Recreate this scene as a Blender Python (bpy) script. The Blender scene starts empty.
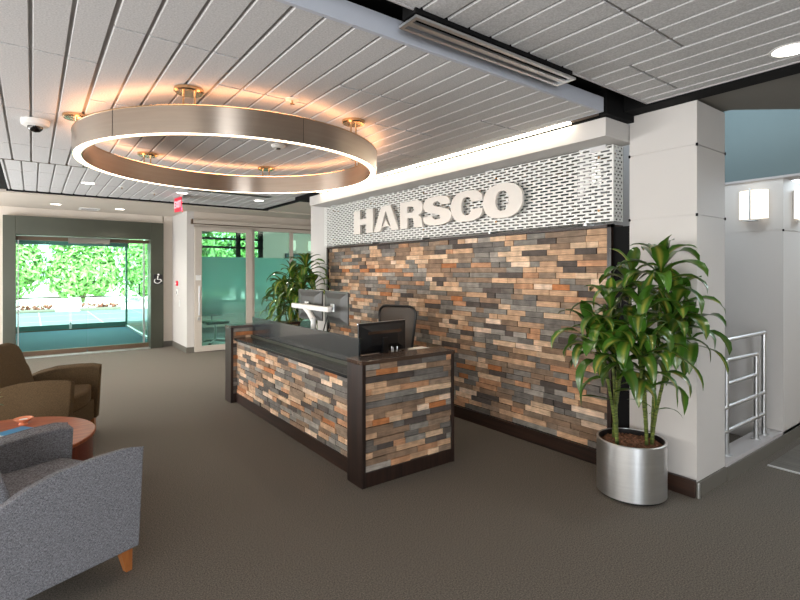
import bpy, bmesh, math, random
from mathutils import Vector, Matrix
SC = bpy.context.scene
COL = SC.collection
PI = math.pi
# ------------------------------------------------------------------ camera
F = 494.7; CX = 400.0; CY = 272.0; H = 1.55
TH = math.radians(36.65); S_, C_ = math.sin(TH), math.cos(TH)
cam = bpy.data.cameras.new('camera'); camo = bpy.data.objects.new('camera', cam); COL.objects.link(camo)
camo.location = (0, 0, H); camo.rotation_euler = (PI/2, 0, -TH)
cam.sensor_width = 36; cam.lens = 36*F/800; cam.shift_y = -28/800; cam.clip_end = 200; cam.clip_start = .05
SC.camera = camo
SC.view_settings.view_transform = 'Standard'; SC.view_settings.look = 'None'
SC.view_settings.gamma = 1; SC.view_settings.use_curve_mapping = False
SC.view_settings.exposure = 0.0

def at(px, py, D):
    r = (px-CX)/F; d = (CY-py)/F
    return Vector((D*(S_+r*C_), D*(C_-r*S_), H+D*d))

# ------------------------------------------------------------------ materials
def rgb(r, g, b):
    f = lambda c: (c/255/12.92) if c/255 <= .04045 else ((c/255+.055)/1.055)**2.4
    return (f(r), f(g), f(b), 1)

class NT:
    def __init__(s, name):
        s.m = bpy.data.materials.new(name); s.m.use_nodes = True
        s.t = s.m.node_tree; s.t.nodes.clear(); s.out = s.n('ShaderNodeOutputMaterial')
    def n(s, ty, **kw):
        o = s.t.nodes.new(ty)
        for k, v in kw.items():
            if k.startswith('i_'):
                k2 = k[2:].replace('_', ' '); o.inputs[k2].default_value = v
            else: setattr(o, k, v)
        return o
    def l(s, a, b): s.t.links.new(a, b)

def mat(name, col, rough=.6, metal=0, noise=None, bump=None, spec=.5, coat=0, aniso=0, scale=(1, 1, 1), trans=0, bdist=.002):
    """noise=(scale, amount) colour variation; bump=(scale, strength)"""
    k = NT(name); b = k.n('ShaderNodeBsdfPrincipled')
    b.inputs['Base Color'].default_value = col; b.inputs['Roughness'].default_value = rough
    b.inputs['Metallic'].default_value = metal; b.inputs['Specular IOR Level'].default_value = spec
    b.inputs['Coat Weight'].default_value = coat; b.inputs['Anisotropic'].default_value = aniso
    b.inputs['Transmission Weight'].default_value = trans
    tc = k.n('ShaderNodeTexCoord'); mp = k.n('ShaderNodeMapping'); mp.inputs['Scale'].default_value = scale
    k.l(tc.outputs['Object'], mp.inputs['Vector'])
    if aniso:
        tg = k.n('ShaderNodeTangent'); tg.direction_type = 'RADIAL'; tg.axis = 'Z'; b.inputs['Anisotropic Rotation'].default_value = .25; k.l(tg.outputs[0], b.inputs['Tangent'])
    if noise:
        t = k.n('ShaderNodeTexNoise'); t.inputs['Scale'].default_value = noise[0]; t.inputs['Detail'].default_value = 4
        k.l(mp.outputs[0], t.inputs['Vector'])
        mr = k.n('ShaderNodeMapRange'); mr.inputs['From Min'].default_value = .3; mr.inputs['From Max'].default_value = .7
        mr.inputs['To Min'].default_value = 1-noise[1]; mr.inputs['To Max'].default_value = 1+noise[1]
        k.l(t.outputs['Fac'], mr.inputs['Value'])
        mx = k.n('ShaderNodeVectorMath', operation='SCALE'); mx.inputs[0].default_value = col[:3]
        k.l(mr.outputs[0], mx.inputs['Scale']); k.l(mx.outputs[0], b.inputs['Base Color'])
    if bump:
        t = k.n('ShaderNodeTexNoise'); t.inputs['Scale'].default_value = bump[0]; t.inputs['Detail'].default_value = 3
        k.l(mp.outputs[0], t.inputs['Vector'])
        bp = k.n('ShaderNodeBump'); bp.inputs['Strength'].default_value = bump[1]; bp.inputs['Distance'].default_value = bdist
        k.l(t.outputs['Fac'], bp.inputs['Height']); k.l(bp.outputs[0], b.inputs['Normal'])
    k.l(b.outputs[0], k.out.inputs[0])
    return k.m

def emis(name, col, st):
    k = NT(name); e = k.n('ShaderNodeEmission'); e.inputs[0].default_value = col; e.inputs[1].default_value = st
    k.l(e.outputs[0], k.out.inputs[0]); return k.m

def blockmat(name):
    k = NT(name); b = k.n('ShaderNodeBsdfPrincipled'); b.inputs['Roughness'].default_value = .75
    a = k.n('ShaderNodeAttribute', attribute_name='tint')
    tc = k.n('ShaderNodeTexCoord'); mp = k.n('ShaderNodeMapping'); mp.inputs['Scale'].default_value = (8, 8, 160)
    k.l(tc.outputs['Object'], mp.inputs['Vector'])
    t = k.n('ShaderNodeTexNoise'); t.inputs['Scale'].default_value = 1.0; t.inputs['Detail'].default_value = 5; t.inputs['Distortion'].default_value = .5
    k.l(mp.outputs[0], t.inputs['Vector'])
    mr = k.n('ShaderNodeMapRange'); mr.inputs['From Min'].default_value = .3; mr.inputs['From Max'].default_value = .7
    mr.inputs['To Min'].default_value = .72; mr.inputs['To Max'].default_value = 1.22
    k.l(t.outputs['Fac'], mr.inputs['Value'])
    t2 = k.n('ShaderNodeTexNoise'); t2.inputs['Scale'].default_value = 14; k.l(tc.outputs['Object'], t2.inputs['Vector'])
    mr2 = k.n('ShaderNodeMapRange'); mr2.inputs['From Min'].default_value = .35; mr2.inputs['From Max'].default_value = .65
    mr2.inputs['To Min'].default_value = .8; mr2.inputs['To Max'].default_value = 1.15
    k.l(t2.outputs['Fac'], mr2.inputs['Value'])
    m_ = k.n('ShaderNodeMath', operation='MULTIPLY'); k.l(mr.outputs[0], m_.inputs[0]); k.l(mr2.outputs[0], m_.inputs[1])
    mx = k.n('ShaderNodeVectorMath', operation='SCALE'); k.l(a.outputs['Color'], mx.inputs[0]); k.l(m_.outputs[0], mx.inputs['Scale'])
    k.l(mx.outputs[0], b.inputs['Base Color'])
    bp = k.n('ShaderNodeBump'); bp.inputs['Strength'].default_value = .5; bp.inputs['Distance'].default_value = .003
    k.l(t.outputs['Fac'], bp.inputs['Height']); k.l(bp.outputs[0], b.inputs['Normal'])
    k.l(b.outputs[0], k.out.inputs[0]); return k.m

def glassmat(name, tint, refl=.08):
    k = NT(name); tr = k.n('ShaderNodeBsdfTransparent'); tr.inputs[0].default_value = tint
    g = k.n('ShaderNodeBsdfGlossy'); g.inputs['Roughness'].default_value = .02
    lw = k.n('ShaderNodeLayerWeight'); lw.inputs['Blend'].default_value = .25
    mm = k.n('ShaderNodeMath', operation='MULTIPLY_ADD'); mm.inputs[1].default_value = .25; mm.inputs[2].default_value = refl*.08
    k.l(lw.outputs['Fresnel'], mm.inputs[0])
    mx = k.n('ShaderNodeMixShader'); k.l(mm.outputs[0], mx.inputs[0]); k.l(tr.outputs[0], mx.inputs[1]); k.l(g.outputs[0], mx.inputs[2])
    k.l(mx.outputs[0], k.out.inputs[0]); return k.m

def frostmat(name):
    k = NT(name)
    tr = k.n('ShaderNodeBsdfTransparent'); tr.inputs[0].default_value = (.62, .80, .74, 1)
    tl = k.n('ShaderNodeBsdfTranslucent'); tl.inputs[0].default_value = (.50, .84, .76, 1)
    df = k.n('ShaderNodeBsdfDiffuse'); df.inputs[0].default_value = (.10, .32, .30, 1)
    ms = k.n('ShaderNodeMixShader'); ms.inputs[0].default_value = .15; k.l(tl.outputs[0], ms.inputs[1]); k.l(df.outputs[0], ms.inputs[2])
    tc = k.n('ShaderNodeTexCoord'); sx = k.n('ShaderNodeSeparateXYZ'); k.l(tc.outputs['Object'], sx.inputs[0])
    cr = k.n('ShaderNodeValToRGB'); mr = k.n('ShaderNodeMapRange'); mr.inputs['From Max'].default_value = 2.5
    k.l(sx.outputs['Z'], mr.inputs['Value']); k.l(mr.outputs[0], cr.inputs[0])
    e = cr.color_ramp.elements; e[0].position = .08; e[0].color = (0, 0, 0, 1); e[1].position = .52; e[1].color = (.97, .97, .97, 1)
    a = e.new(.22); a.color = (.10, .10, .10, 1); a = e.new(.38); a.color = (.55, .55, .55, 1)
    a = e.new(.736); a.color = (.97, .97, .97, 1); a = e.new(.740); a.color = (0, 0, 0, 1)
    m2 = k.n('ShaderNodeMixShader'); k.l(cr.outputs[0], m2.inputs[0]); k.l(tr.outputs[0], m2.inputs[1]); k.l(ms.outputs[0], m2.inputs[2])
    g = k.n('ShaderNodeBsdfGlossy'); g.inputs['Roughness'].default_value = .06
    m3 = k.n('ShaderNodeMixShader'); m3.inputs[0].default_value = .06; k.l(m2.outputs[0], m3.inputs[1]); k.l(g.outputs[0], m3.inputs[2])
    k.l(m3.outputs[0], k.out.inputs[0]); return k.m

def leafmat(name, edge, mid, rough=.28):
    k = NT(name); b = k.n('ShaderNodeBsdfPrincipled'); b.inputs['Roughness'].default_value = rough; b.inputs['Coat Weight'].default_value = .3
    uv = k.n('ShaderNodeUVMap'); sx = k.n('ShaderNodeSeparateXYZ'); k.l(uv.outputs[0], sx.inputs[0])
    m1 = k.n('ShaderNodeMath', operation='SUBTRACT'); m1.inputs[1].default_value = .5; k.l(sx.outputs['X'], m1.inputs[0])
    m2 = k.n('ShaderNodeMath', operation='ABSOLUTE'); k.l(m1.outputs[0], m2.inputs[0])
    a = k.n('ShaderNodeAttribute', attribute_name='tint'); sc = k.n('ShaderNodeSeparateColor'); k.l(a.outputs['Color'], sc.inputs[0])
    m3 = k.n('ShaderNodeMath', operation='MULTIPLY_ADD'); m3.inputs[1].default_value = -4.0; m3.inputs[2].default_value = 1.0; k.l(m2.outputs[0], m3.inputs[0])
    m4 = k.n('ShaderNodeMath', operation='MULTIPLY'); m4.use_clamp = True; k.l(m3.outputs[0], m4.inputs[0]); k.l(sc.outputs[0], m4.inputs[1])
    mx = k.n('ShaderNodeMix', data_type='RGBA'); k.l(m4.outputs[0], mx.inputs['Factor'])
    mx.inputs['A'].default_value = edge; mx.inputs['B'].default_value = mid
    sc2 = k.n('ShaderNodeVectorMath', operation='SCALE'); k.l(mx.outputs['Result'], sc2.inputs[0])
    m5 = k.n('ShaderNodeMath', operation='MULTIPLY_ADD'); m5.inputs[1].default_value = .7; m5.inputs[2].default_value = .65; k.l(sc.outputs[1], m5.inputs[0])
    k.l(m5.outputs[0], sc2.inputs['Scale']); k.l(sc2.outputs[0], b.inputs['Base Color'])
    tl = k.n('ShaderNodeBsdfTranslucent'); k.l(sc2.outputs[0], tl.inputs[0])
    ms = k.n('ShaderNodeMixShader'); ms.inputs[0].default_value = .10; k.l(b.outputs[0], ms.inputs[1]); k.l(tl.outputs[0], ms.inputs[2])
    k.l(ms.outputs[0], k.out.inputs[0]); return k.m

def woodmat(name, c1, c2, sc, rough=.35, coat=.2):
    k = NT(name); b = k.n('ShaderNodeBsdfPrincipled'); b.inputs['Roughness'].default_value = rough; b.inputs['Coat Weight'].default_value = coat
    tc = k.n('ShaderNodeTexCoord'); mp = k.n('ShaderNodeMapping'); mp.inputs['Scale'].default_value = sc
    k.l(tc.outputs['Object'], mp.inputs['Vector'])
    t = k.n('ShaderNodeTexNoise'); t.inputs['Scale'].default_value = 1; t.inputs['Detail'].default_value = 6; t.inputs['Distortion'].default_value = .6
    k.l(mp.outputs[0], t.inputs['Vector'])
    cr = k.n('ShaderNodeValToRGB'); cr.color_ramp.elements[0].position = .3; cr.color_ramp.elements[1].position = .7
    cr.color_ramp.elements[0].color = c1; cr.color_ramp.elements[1].color = c2
    k.l(t.outputs['Fac'], cr.inputs[0]); k.l(cr.outputs[0], b.inputs['Base Color']); k.l(b.outputs[0], k.out.inputs[0]); return k.m

def fabricmat(name, c1, c2):
    k = NT(name); b = k.n('ShaderNodeBsdfPrincipled'); b.inputs['Roughness'].default_value = .95; b.inputs['Specular IOR Level'].default_value = .15
    tc = k.n('ShaderNodeTexCoord')
    outs = []
    for sc in ((700, 700, 160), (160, 160, 700)):
        mp = k.n('ShaderNodeMapping'); mp.inputs['Scale'].default_value = sc; k.l(tc.outputs['Object'], mp.inputs['Vector'])
        t = k.n('ShaderNodeTexNoise'); t.inputs['Scale'].default_value = .7; t.inputs['Detail'].default_value = 2; k.l(mp.outputs[0], t.inputs['Vector']); outs.append(t.outputs['Fac'])
    ad = k.n('ShaderNodeMath', operation='ADD'); k.l(outs[0], ad.inputs[0]); k.l(outs[1], ad.inputs[1])
    mr = k.n('ShaderNodeMapRange'); mr.inputs['From Min'].default_value = .8; mr.inputs['From Max'].default_value = 1.2; k.l(ad.outputs[0], mr.inputs['Value'])
    mx = k.n('ShaderNodeMix', data_type='RGBA'); k.l(mr.outputs[0], mx.inputs['Factor']); mx.inputs['A'].default_value = c1; mx.inputs['B'].default_value = c2
    k.l(mx.outputs['Result'], b.inputs['Base Color'])
    bp = k.n('ShaderNodeBump'); bp.inputs['Strength'].default_value = .35; bp.inputs['Distance'].default_value = .0015; k.l(ad.outputs[0], bp.inputs['Height']); k.l(bp.outputs[0], b.inputs['Normal'])
    k.l(b.outputs[0], k.out.inputs[0]); return k.m

M = {}
M['carpet'] = mat('carpet', rgb(104, 98, 91), 1.0, noise=(140, .5), bump=(200, .35), spec=.1, bdist=.004)
M['plaster'] = mat('plaster_beige', rgb(206, 196, 184), .8, noise=(3, .02), spec=.3)
M['white'] = mat('panel_white', rgb(200, 196, 192), .55, noise=(2, .015), spec=.35)
M['tile'] = mat('ceiling_tile', rgb(198, 197, 197), .95, noise=(120, .16), bump=(160, .5), spec=.1)
M['tilegrid'] = mat('ceiling_grid', rgb(150, 148, 146), .8)
M['black'] = mat('matte_black', rgb(12, 12, 13), .8, spec=.2)
M['blackgloss'] = mat('gloss_black', rgb(10, 10, 11), .12, spec=.6)
M['beam'] = mat('beam_white', rgb(190, 194, 204), .6)
M['darkwood'] = woodmat('dark_walnut', rgb(20, 13, 11), rgb(48, 31, 24), (30, 30, 1.5), .40, .08)
M['darkwoodh'] = woodmat('dark_walnut_horizontal', rgb(26, 17, 13), rgb(58, 37, 27), (1.5, 1.5, 40), .40, .08)
M['topwood'] = woodmat('brown_laminate', rgb(52, 38, 30), rgb(78, 59, 47), (2, 40, 10), .22, .4)
M['block'] = blockmat('reclaimed_wood_blocks')
M['bronze'] = mat('brushed_bronze', (.42, .35, .29, 1), .30, 1, noise=(1, .04), scale=(3, 3, 60), aniso=.85)
M['brass'] = mat('warm_nickel', (.62, .44, .26, 1), .25, 1)
M['steel'] = mat('brushed_steel', (.74, .75, .75, 1), .38, 1, noise=(1, .04), scale=(3, 3, 60), aniso=.5)
M['alu'] = mat('brushed_aluminium', (.68, .69, .70, 1), .38, 1)
M['letter'] = mat('letter_satin', rgb(224, 218, 210), .4)
M['screen'] = mat('perforated_silver', rgb(224, 224, 220), .5, .25)
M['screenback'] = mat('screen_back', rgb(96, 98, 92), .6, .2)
M['counter'] = mat('counter_black_glass', rgb(40, 46, 49), .16, spec=.7, coat=.4)
M['countertop'] = mat('granite_black', rgb(26, 29, 31), .22, spec=.5, noise=(220, .5))
M['fabric'] = fabricmat('chair_tweed', rgb(84, 84, 87), rgb(150, 150, 156))
M['fabric_warmlit'] = fabricmat('chair_tweed_warmlit', rgb(72, 58, 42), rgb(108, 90, 66))  # the other chair's tweed with warm light mixed into the colour
M['cherry'] = woodmat('cherry_wood', rgb(132, 62, 32), rgb(172, 92, 50), (4, 40, 4), .42, .05)
M['cherrydark'] = woodmat('cherry_dark', rgb(84, 30, 18), rgb(110, 44, 26), (30, 30, 3), .35, .2)
M['legwood'] = woodmat('leg_oak', rgb(150, 88, 44), rgb(184, 116, 62), (20, 20, 3), .35, .2)
M['surround'] = mat('door_surround', rgb(74, 76, 66), .36, .5, noise=(1.2, .12))
M['glass'] = glassmat('clear_glass', (.90, .97, .94, 1))
M['glassg'] = glassmat('green_edge_glass', (.85, .96, .91, 1), .15)
M['frost'] = frostmat('frosted_glass')
M['doorframe'] = mat('slider_frame', rgb(198, 188, 176), .5)
M['bronzeframe'] = mat('bronze_rail', rgb(96, 78, 62), .4, .5)
M['teal'] = mat('teal_mat', rgb(34, 80, 92), .95, noise=(60, .15))
M['tealmetal'] = mat('teal_metal', rgb(70, 110, 106), .5, .3)
M['basegrey'] = mat('grey_base', rgb(100, 96, 88), .6)
M['concrete'] = mat('concrete', rgb(84, 94, 100), .9, noise=(4, .05))
M['road'] = mat('light_paving', rgb(230, 228, 222), .9)
M['leaf'] = leafmat('dracaena_leaf', rgb(58, 98, 28), rgb(172, 160, 70))
M['hedge'] = leafmat('hedge_leaf', rgb(110, 160, 80), rgb(170, 205, 130), .6)
M['bark'] = woodmat('cane_bark', rgb(26, 52, 16), rgb(126, 138, 66), (1, 1, 90), .5, 0)
M['mulch'] = mat('mulch', rgb(140, 98, 74), .95, noise=(60, .6), bump=(70, 1.0), bdist=.02)
M['plastic'] = mat('black_plastic', rgb(22, 22, 24), .35)
M['monitorback'] = mat('monitor_back', rgb(70, 70, 68), .5)
M['whiteplastic'] = mat('white_plastic', rgb(225, 225, 222), .4)
M['mesh'] = None
M['red'] = mat('red_acrylic', rgb(235, 30, 60), .3)
M['paper'] = mat('paper', rgb(238, 238, 234), .8)
M['blue'] = mat('cover_blue', rgb(30, 130, 180), .4)
M['tealwall'] = mat('teal_wall', rgb(92, 108, 110), .6, noise=(1.0, .05))
M['greywall'] = mat('grey_wall', rgb(176, 172, 172), .7)
M['plank'] = woodmat('grey_plank_floor', rgb(78, 74, 68), rgb(100, 95, 88), (30, 2, 2), .5, 0)
M['flower'] = mat('flower_mix', rgb(110, 60, 50), .8, noise=(8, .6))
M['orange'] = mat('orange_glass', rgb(236, 150, 110), .2)
M['E_ring'] = emis('led_ring', (1, .83, .62, 1), 8)
M['E_ringup'] = emis('led_ring_up', (1, .43, .17, 1), 15)
M['E_cove'] = emis('led_cove', (1, .86, .66, 1), 17)
M['E_down'] = emis('downlight_lens', (1, .93, .82, 1), 8)
M['E_sconce'] = emis('sconce_glass', (1, .90, .76, 1), 1.7)
M['E_exit'] = emis('exit_letters', (1, .5, .55, 1), 1.5)

# woven chair mesh: dotted transparency that belongs to the material itself
k = NT('woven_mesh'); tr = k.n('ShaderNodeBsdfTransparent'); b = k.n('ShaderNodeBsdfPrincipled'); b.inputs['Base Color'].default_value = rgb(92, 86, 80); b.inputs['Roughness'].default_value = .7
ms = k.n('ShaderNodeMixShader'); ms.inputs[0].default_value = .8; k.l(tr.outputs[0], ms.inputs[1]); k.l(b.outputs[0], ms.inputs[2]); k.l(ms.outputs[0], k.out.inputs[0]); M['mesh'] = k.m

# ------------------------------------------------------------------ mesh helpers
def nb(): return bmesh.new()
def box(bm, x0, x1, y0, y1, z0, z1, bev=0, M4=None):
    vs = [bm.verts.new((x, y, z)) for x in (x0, x1) for y in (y0, y1) for z in (z0, z1)]
    fs = [(0, 1, 3, 2), (4, 6, 7, 5), (0, 4, 5, 1), (2, 3, 7, 6), (0, 2, 6, 4), (1, 5, 7, 3)]
    ff = [bm.faces.new([vs[i] for i in f]) for f in fs]
    nv = vs
    if bev:
        es = list({e for f in ff for e in f.edges})
        r = bmesh.ops.bevel(bm, geom=es, offset=bev, segments=2, affect='EDGES', profile=.5)
        nv = list({v for f in r['faces'] for v in f.verts} | {v for v in vs if v.is_valid})
    if M4 is not None:
        allv = set(nv)
        for v in list(allv):
            for f in v.link_faces: allv.update(f.verts)
        for v in allv: v.co = M4 @ v.co
    return bm
def obox(bm, c, size, rz=0, bev=0, rx=0, ry=0):
    m = Matrix.Translation(c) @ Matrix.Rotation(rz, 4, 'Z') @ Matrix.Rotation(ry, 4, 'Y') @ Matrix.Rotation(rx, 4, 'X')
    t = bmesh.new(); a, b_, c_ = size; box(t, -a/2, a/2, -b_/2, b_/2, -c_/2, c_/2, bev)
    bmesh.ops.transform(t, matrix=m, verts=t.verts); merge(bm, t); return bm
def merge(bm, t):
    me = bpy.data.meshes.new('tmp'); t.to_mesh(me); t.free(); bm.from_mesh(me); bpy.data.meshes.remove(me)
def tube(bm, pts, r, seg=10, cap=True):
    pts = [Vector(p) for p in pts]; n = len(pts); rs = r if isinstance(r, (list, tuple)) else [r]*n
    rings = []; up = None
    for i, p in enumerate(pts):
        d = (pts[min(i+1, n-1)]-pts[max(i-1, 0)]).normalized()
        if up is None:
            up = Vector((0, 0, 1)) if abs(d.z) < .9 else Vector((1, 0, 0))
        a = d.cross(up)
        if a.length < 1e-4: a = d.orthogonal()
        a.normalize(); b_ = a.cross(d).normalized(); up = b_
        rings.append([bm.verts.new(p+(a*math.cos(t)+b_*math.sin(t))*rs[i]) for t in [2*PI*j/seg for j in range(seg)]])
    for i in range(n-1):
        for j in range(seg):
            bm.faces.new((rings[i][j], rings[i][(j+1) % seg], rings[i+1][(j+1) % seg], rings[i+1][j]))
    if cap: bm.faces.new(rings[0][::-1]); bm.faces.new(rings[-1])
    return bm
def lathe(bm, prof, c=(0, 0, 0), seg=48, close=False):
    rings = []
    for (r, z) in prof:
        if r < 1e-5: rings.append([bm.verts.new((c[0], c[1], c[2]+z))])
        else: rings.append([bm.verts.new((c[0]+r*math.cos(2*PI*j/seg), c[1]+r*math.sin(2*PI*j/seg), c[2]+z)) for j in range(seg)])
    idx = list(range(len(rings)-1)) + ([len(rings)-1] if close else [])
    for i in idx:
        a, b_ = rings[i], rings[(i+1) % len(rings)]
        for j in range(seg):
            j2 = (j+1) % seg
            if len(a) == 1 and len(b_) == 1: continue
            if len(a) == 1: bm.faces.new((a[0], b_[j2], b_[j]))
            elif len(b_) == 1: bm.faces.new((a[j], a[j2], b_[0]))
            else: bm.faces.new((a[j], a[j2], b_[j2], b_[j]))
    return bm
def prism(bm, poly, y0, y1, M4=None, inset=0):
    """poly in x,z; extruded along y"""
    a = [bm.verts.new((x, y0, z)) for x, z in poly]; b_ = [bm.verts.new((x, y1, z)) for x, z in poly]
    n = len(poly)
    for i in range(n): bm.faces.new((a[i], a[(i+1) % n], b_[(i+1) % n], b_[i]))
    bm.faces.new(a[::-1]); bm.faces.new(b_); return bm
def obj(name, bm, m, parent=None, smooth=False, bevel=0, loc=None, norm=True):
    if norm: bmesh.ops.recalc_face_normals(bm, faces=bm.faces)
    me = bpy.data.meshes.new(name); bm.to_mesh(me); bm.free()
    me.materials.append(M[m] if isinstance(m, str) else m)
    o = bpy.data.objects.new(name, me); COL.objects.link(o)
    if parent is not None: o.parent = parent
    if loc: o.location = loc
    if smooth:
        for p in me.polygons: p.use_smooth = True
        if smooth == 'auto':
            me.update()
            ang = math.radians(35)
            b2 = bmesh.new(); b2.from_mesh(me)
            for e in b2.edges:
                if len(e.link_faces) == 2 and e.calc_face_angle(0) > ang: e.smooth = False
            b2.to_mesh(me); b2.free()
    if bevel:
        md = o.modifiers.new('bevel', 'BEVEL'); md.width = bevel; md.segments = 2; md.limit_method = 'ANGLE'; md.harden_normals = False
    return o
def tag(o, label, cat, group=None, kind=None):
    o['label'] = label; o['category'] = cat
    if group: o['group'] = group
    if kind: o['kind'] = kind
    return o
def thing(name, label, cat, loc=(0, 0, 0), rz=0, group=None):
    o = bpy.data.objects.new(name, None); COL.objects.link(o); o.location = loc; o.rotation_euler = (0, 0, rz)
    o.empty_display_size = .05
    return tag(o, label, cat, group)
def struct(name, bm, m, label=None, smooth=False, bevel=0, parent=None):
    o = obj(name, bm, m, parent, smooth, bevel)
    if parent is None: o['kind'] = 'structure'
    if label: o['label'] = label
    return o
def dup(root, loc, rz=None, label=None):
    r = root.copy(); COL.objects.link(r); r.location = loc
    if rz is not None: r.rotation_euler = (0, 0, rz)
    if label: r['label'] = label
    for ch in list(root.children):
        c = ch.copy(); COL.objects.link(c); c.parent = r
        for g in ch.children:
            d = g.copy(); COL.objects.link(d); d.parent = c
    return r
def B(*a, **k): return box(nb(), *a, **k)

# ------------------------------------------------------------------ floor
bm = nb(); box(bm, -4, 10, -4, 17.0, -.1, 0)
struct('floor', bm, 'carpet', 'grey-brown low pile carpet')
bm = nb()
# plank floor seen beyond the railing, level with the carpet
x = 4.74
while x < 9.9:
    box(bm, x, x+.146, -4, 1.42, 0, .006); x += .15
struct('floor_hall', bm, 'plank', 'grey plank strip floor of the hall')
struct('trim_1', B(4.715, 4.738, -4, 1.42, 0, .008), 'steel')

# ------------------------------------------------------------------ block-clad walls
PAL = [((98, 90, 82), 1), ((112, 106, 100), 4), ((134, 128, 119), 3), ((198, 160, 126), 4), ((214, 182, 150), 3), ((188, 140, 104), 2), ((138, 112, 90), 4), ((84, 74, 68), 2), ((224, 196, 170), 1), ((144, 122, 102), 3), ((156, 148, 138), 2), ((176, 112, 66), 1)]
PALW = [p for p, w in PAL for _ in range(w)]
def blocks(W, Ht, seed, bright=1.0, rowh=.0511, warm=0):
    """clad panel in local x (0..W), z (0..Ht), facing -y; blocks stick out 8-22 mm"""
    rnd = random.Random(seed); bm = nb(); lay = bm.loops.layers.float_color.new('tint')
    n = max(1, round(Ht/rowh)); rh = Ht/n
    for i in range(n):
        x = -rnd.uniform(0, .15)
        while x < W:
            L = rnd.choice((.11, .15, .18, .2, .22, .25, .28, .3)); x0 = max(x, 0); x1 = min(x+L, W); x += L
            if x1-x0 < .015: continue
            d = rnd.uniform(.006, .021); c = rnd.choice(PALW); c = rgb(*c); f = rnd.uniform(.85, 1.12)*bright
            n0 = len(bm.faces)
            box(bm, x0+.0016, x1-.0016, -d, .0, i*rh+.0016, (i+1)*rh-.0016)
            bm.faces.ensure_lookup_table()
            for fc in bm.faces[n0:]:
                for lp in fc.loops: lp[lay] = (min(1, c[0]*f), min(1, c[1]*f), min(1, c[2]*f), 1)
    return bm
def block_panel(name, W, Ht, seed, origin, rz, parent=None, bright=1.0, rowh=.0455):
    o = obj(name, blocks(W, Ht, seed, bright, rowh), 'block', parent)
    o.location = origin; o.rotation_euler = (0, 0, rz); return o

# feature wall, face plane X=3.66, from Y=2.16 to Y=6.77 ; local +x runs towards -Y so that the face looks to -X
bm = nb(); box(bm, 3.68, 3.80, 1.99, 6.80, 0, 1.905)
w = struct('wall_right', bm, 'black', 'feature wall clad with reclaimed wood blocks')
o = block_panel('wood_block_cladding', 4.60, 1.78, 5, (3.68, 6.76, .12), -PI/2, w, rowh=.0511)
obj('end_trim', B(3.645, 3.70, 2.125, 2.160, 0, 1.93), 'darkwood', w)
obj('top_cap', B(3.645, 3.82, 2.125, 6.80, 1.902, 1.925), 'darkwoodh', w)
obj('left_trim', B(3.645, 3.70, 6.76, 6.80, 0, 1.925), 'darkwood', w)
struct('baseboard_right', B(3.635, 3.66, 1.51, 6.80, 0, .12), 'darkwoodh', 'dark wood baseboard', bevel=.003)
# ------------------------------------------------------------------ columns
def column(name, x0, x1, y0, y1, z0, z1, reveals, label, m='white', bolts=True):
    zs = [z0]+[r for r in sorted(reveals) if z0 < r < z1]+[z1]
    bm = nb()
    for a, b_ in zip(zs[:-1], zs[1:]): box(bm, x0, x1, y0, y1, a+.003, b_-.003)
    box(bm, x0+.008, x1-.008, y0+.008, y1-.008, z0, z1)
    c = struct(name, bm, m, label)
    if bolts:
        bb = nb()
        for r in reveals:
            for (bx, by) in ((x0, y1), (x1, y0), (x0, y0)):
                box(bb, bx-.006, bx+.006, by-.006, by+.006, r-.010, r+.010)
        obj('reveal_clip', bb, 'black', c)
    return c
column('wall_column_right', 3.672, 4.14, 1.512, 1.99, .10, 2.737, (2.43, 1.945), 'white panelled column beside the plant')
column('wall_column_left', 3.66, 4.2, 6.81, 7.36, 0, 2.74, (2.3,), 'white panelled column left of the wood wall', bolts=False)
column('wall_column_hall', 5.38, 7.2, 1.50, 3.6, .0, 2.395, (1.924,), 'white panelled pier carrying the wall lamps')
struct('baseboard_column', B(3.66, 4.16, 1.50, 1.99, 0, .10), 'basegrey')
struct('trim_2', B(4.14, 9, 1.50, 1.665, 0, .128), 'greywall', 'white curb ledge under the railing', bevel=.004)
struct('baseboard_hall', B(4.14, 9, 1.488, 1.50, 0, .10), 'basegrey')
struct('trim_3', B(3.655, 3.672, 1.49, 1.50, 0, .10), 'steel')
# hall beyond
struct('wall_hall_upper', B(5.40, 5.6, -3, 4.6, 2.41, 4.2), 'tealwall', 'pale teal upper wall')
struct('trim_4', B(5.36, 5.6, -3, 4.0, 2.392, 2.412), 'greywall')
struct('wall_hall_end', B(7.2, 7.4, -4, 4.6, 0, 2.41), 'plaster')
struct('wall_hall_back', B(4.14, 9, 2.6, 2.75, -.2, 4.2), 'greywall')
bm = nb()
pts = [(3.672, 1.985), (4.14, 1.985), (4.14, 1.47), (4.53, 1.16), (7.2, -.95), (7.2, -4), (3.672, -4)]
a = [bm.verts.new((x, y, 2.746)) for x, y in pts]; b_ = [bm.verts.new((x, y, 3.1)) for x, y in pts]
for i in range(len(pts)): bm.faces.new((a[i], a[(i+1) % len(pts)], b_[(i+1) % len(pts)], b_[i]))
bm.faces.new(a); bm.faces.new(b_)
struct('ceiling_hall', bm, 'basegrey', 'plaster soffit over the hall opening')
struct('ceiling_hall_high', B(3.8, 7.4, -4, 4.6, 4.2, 4.3), 'greywall')

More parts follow.
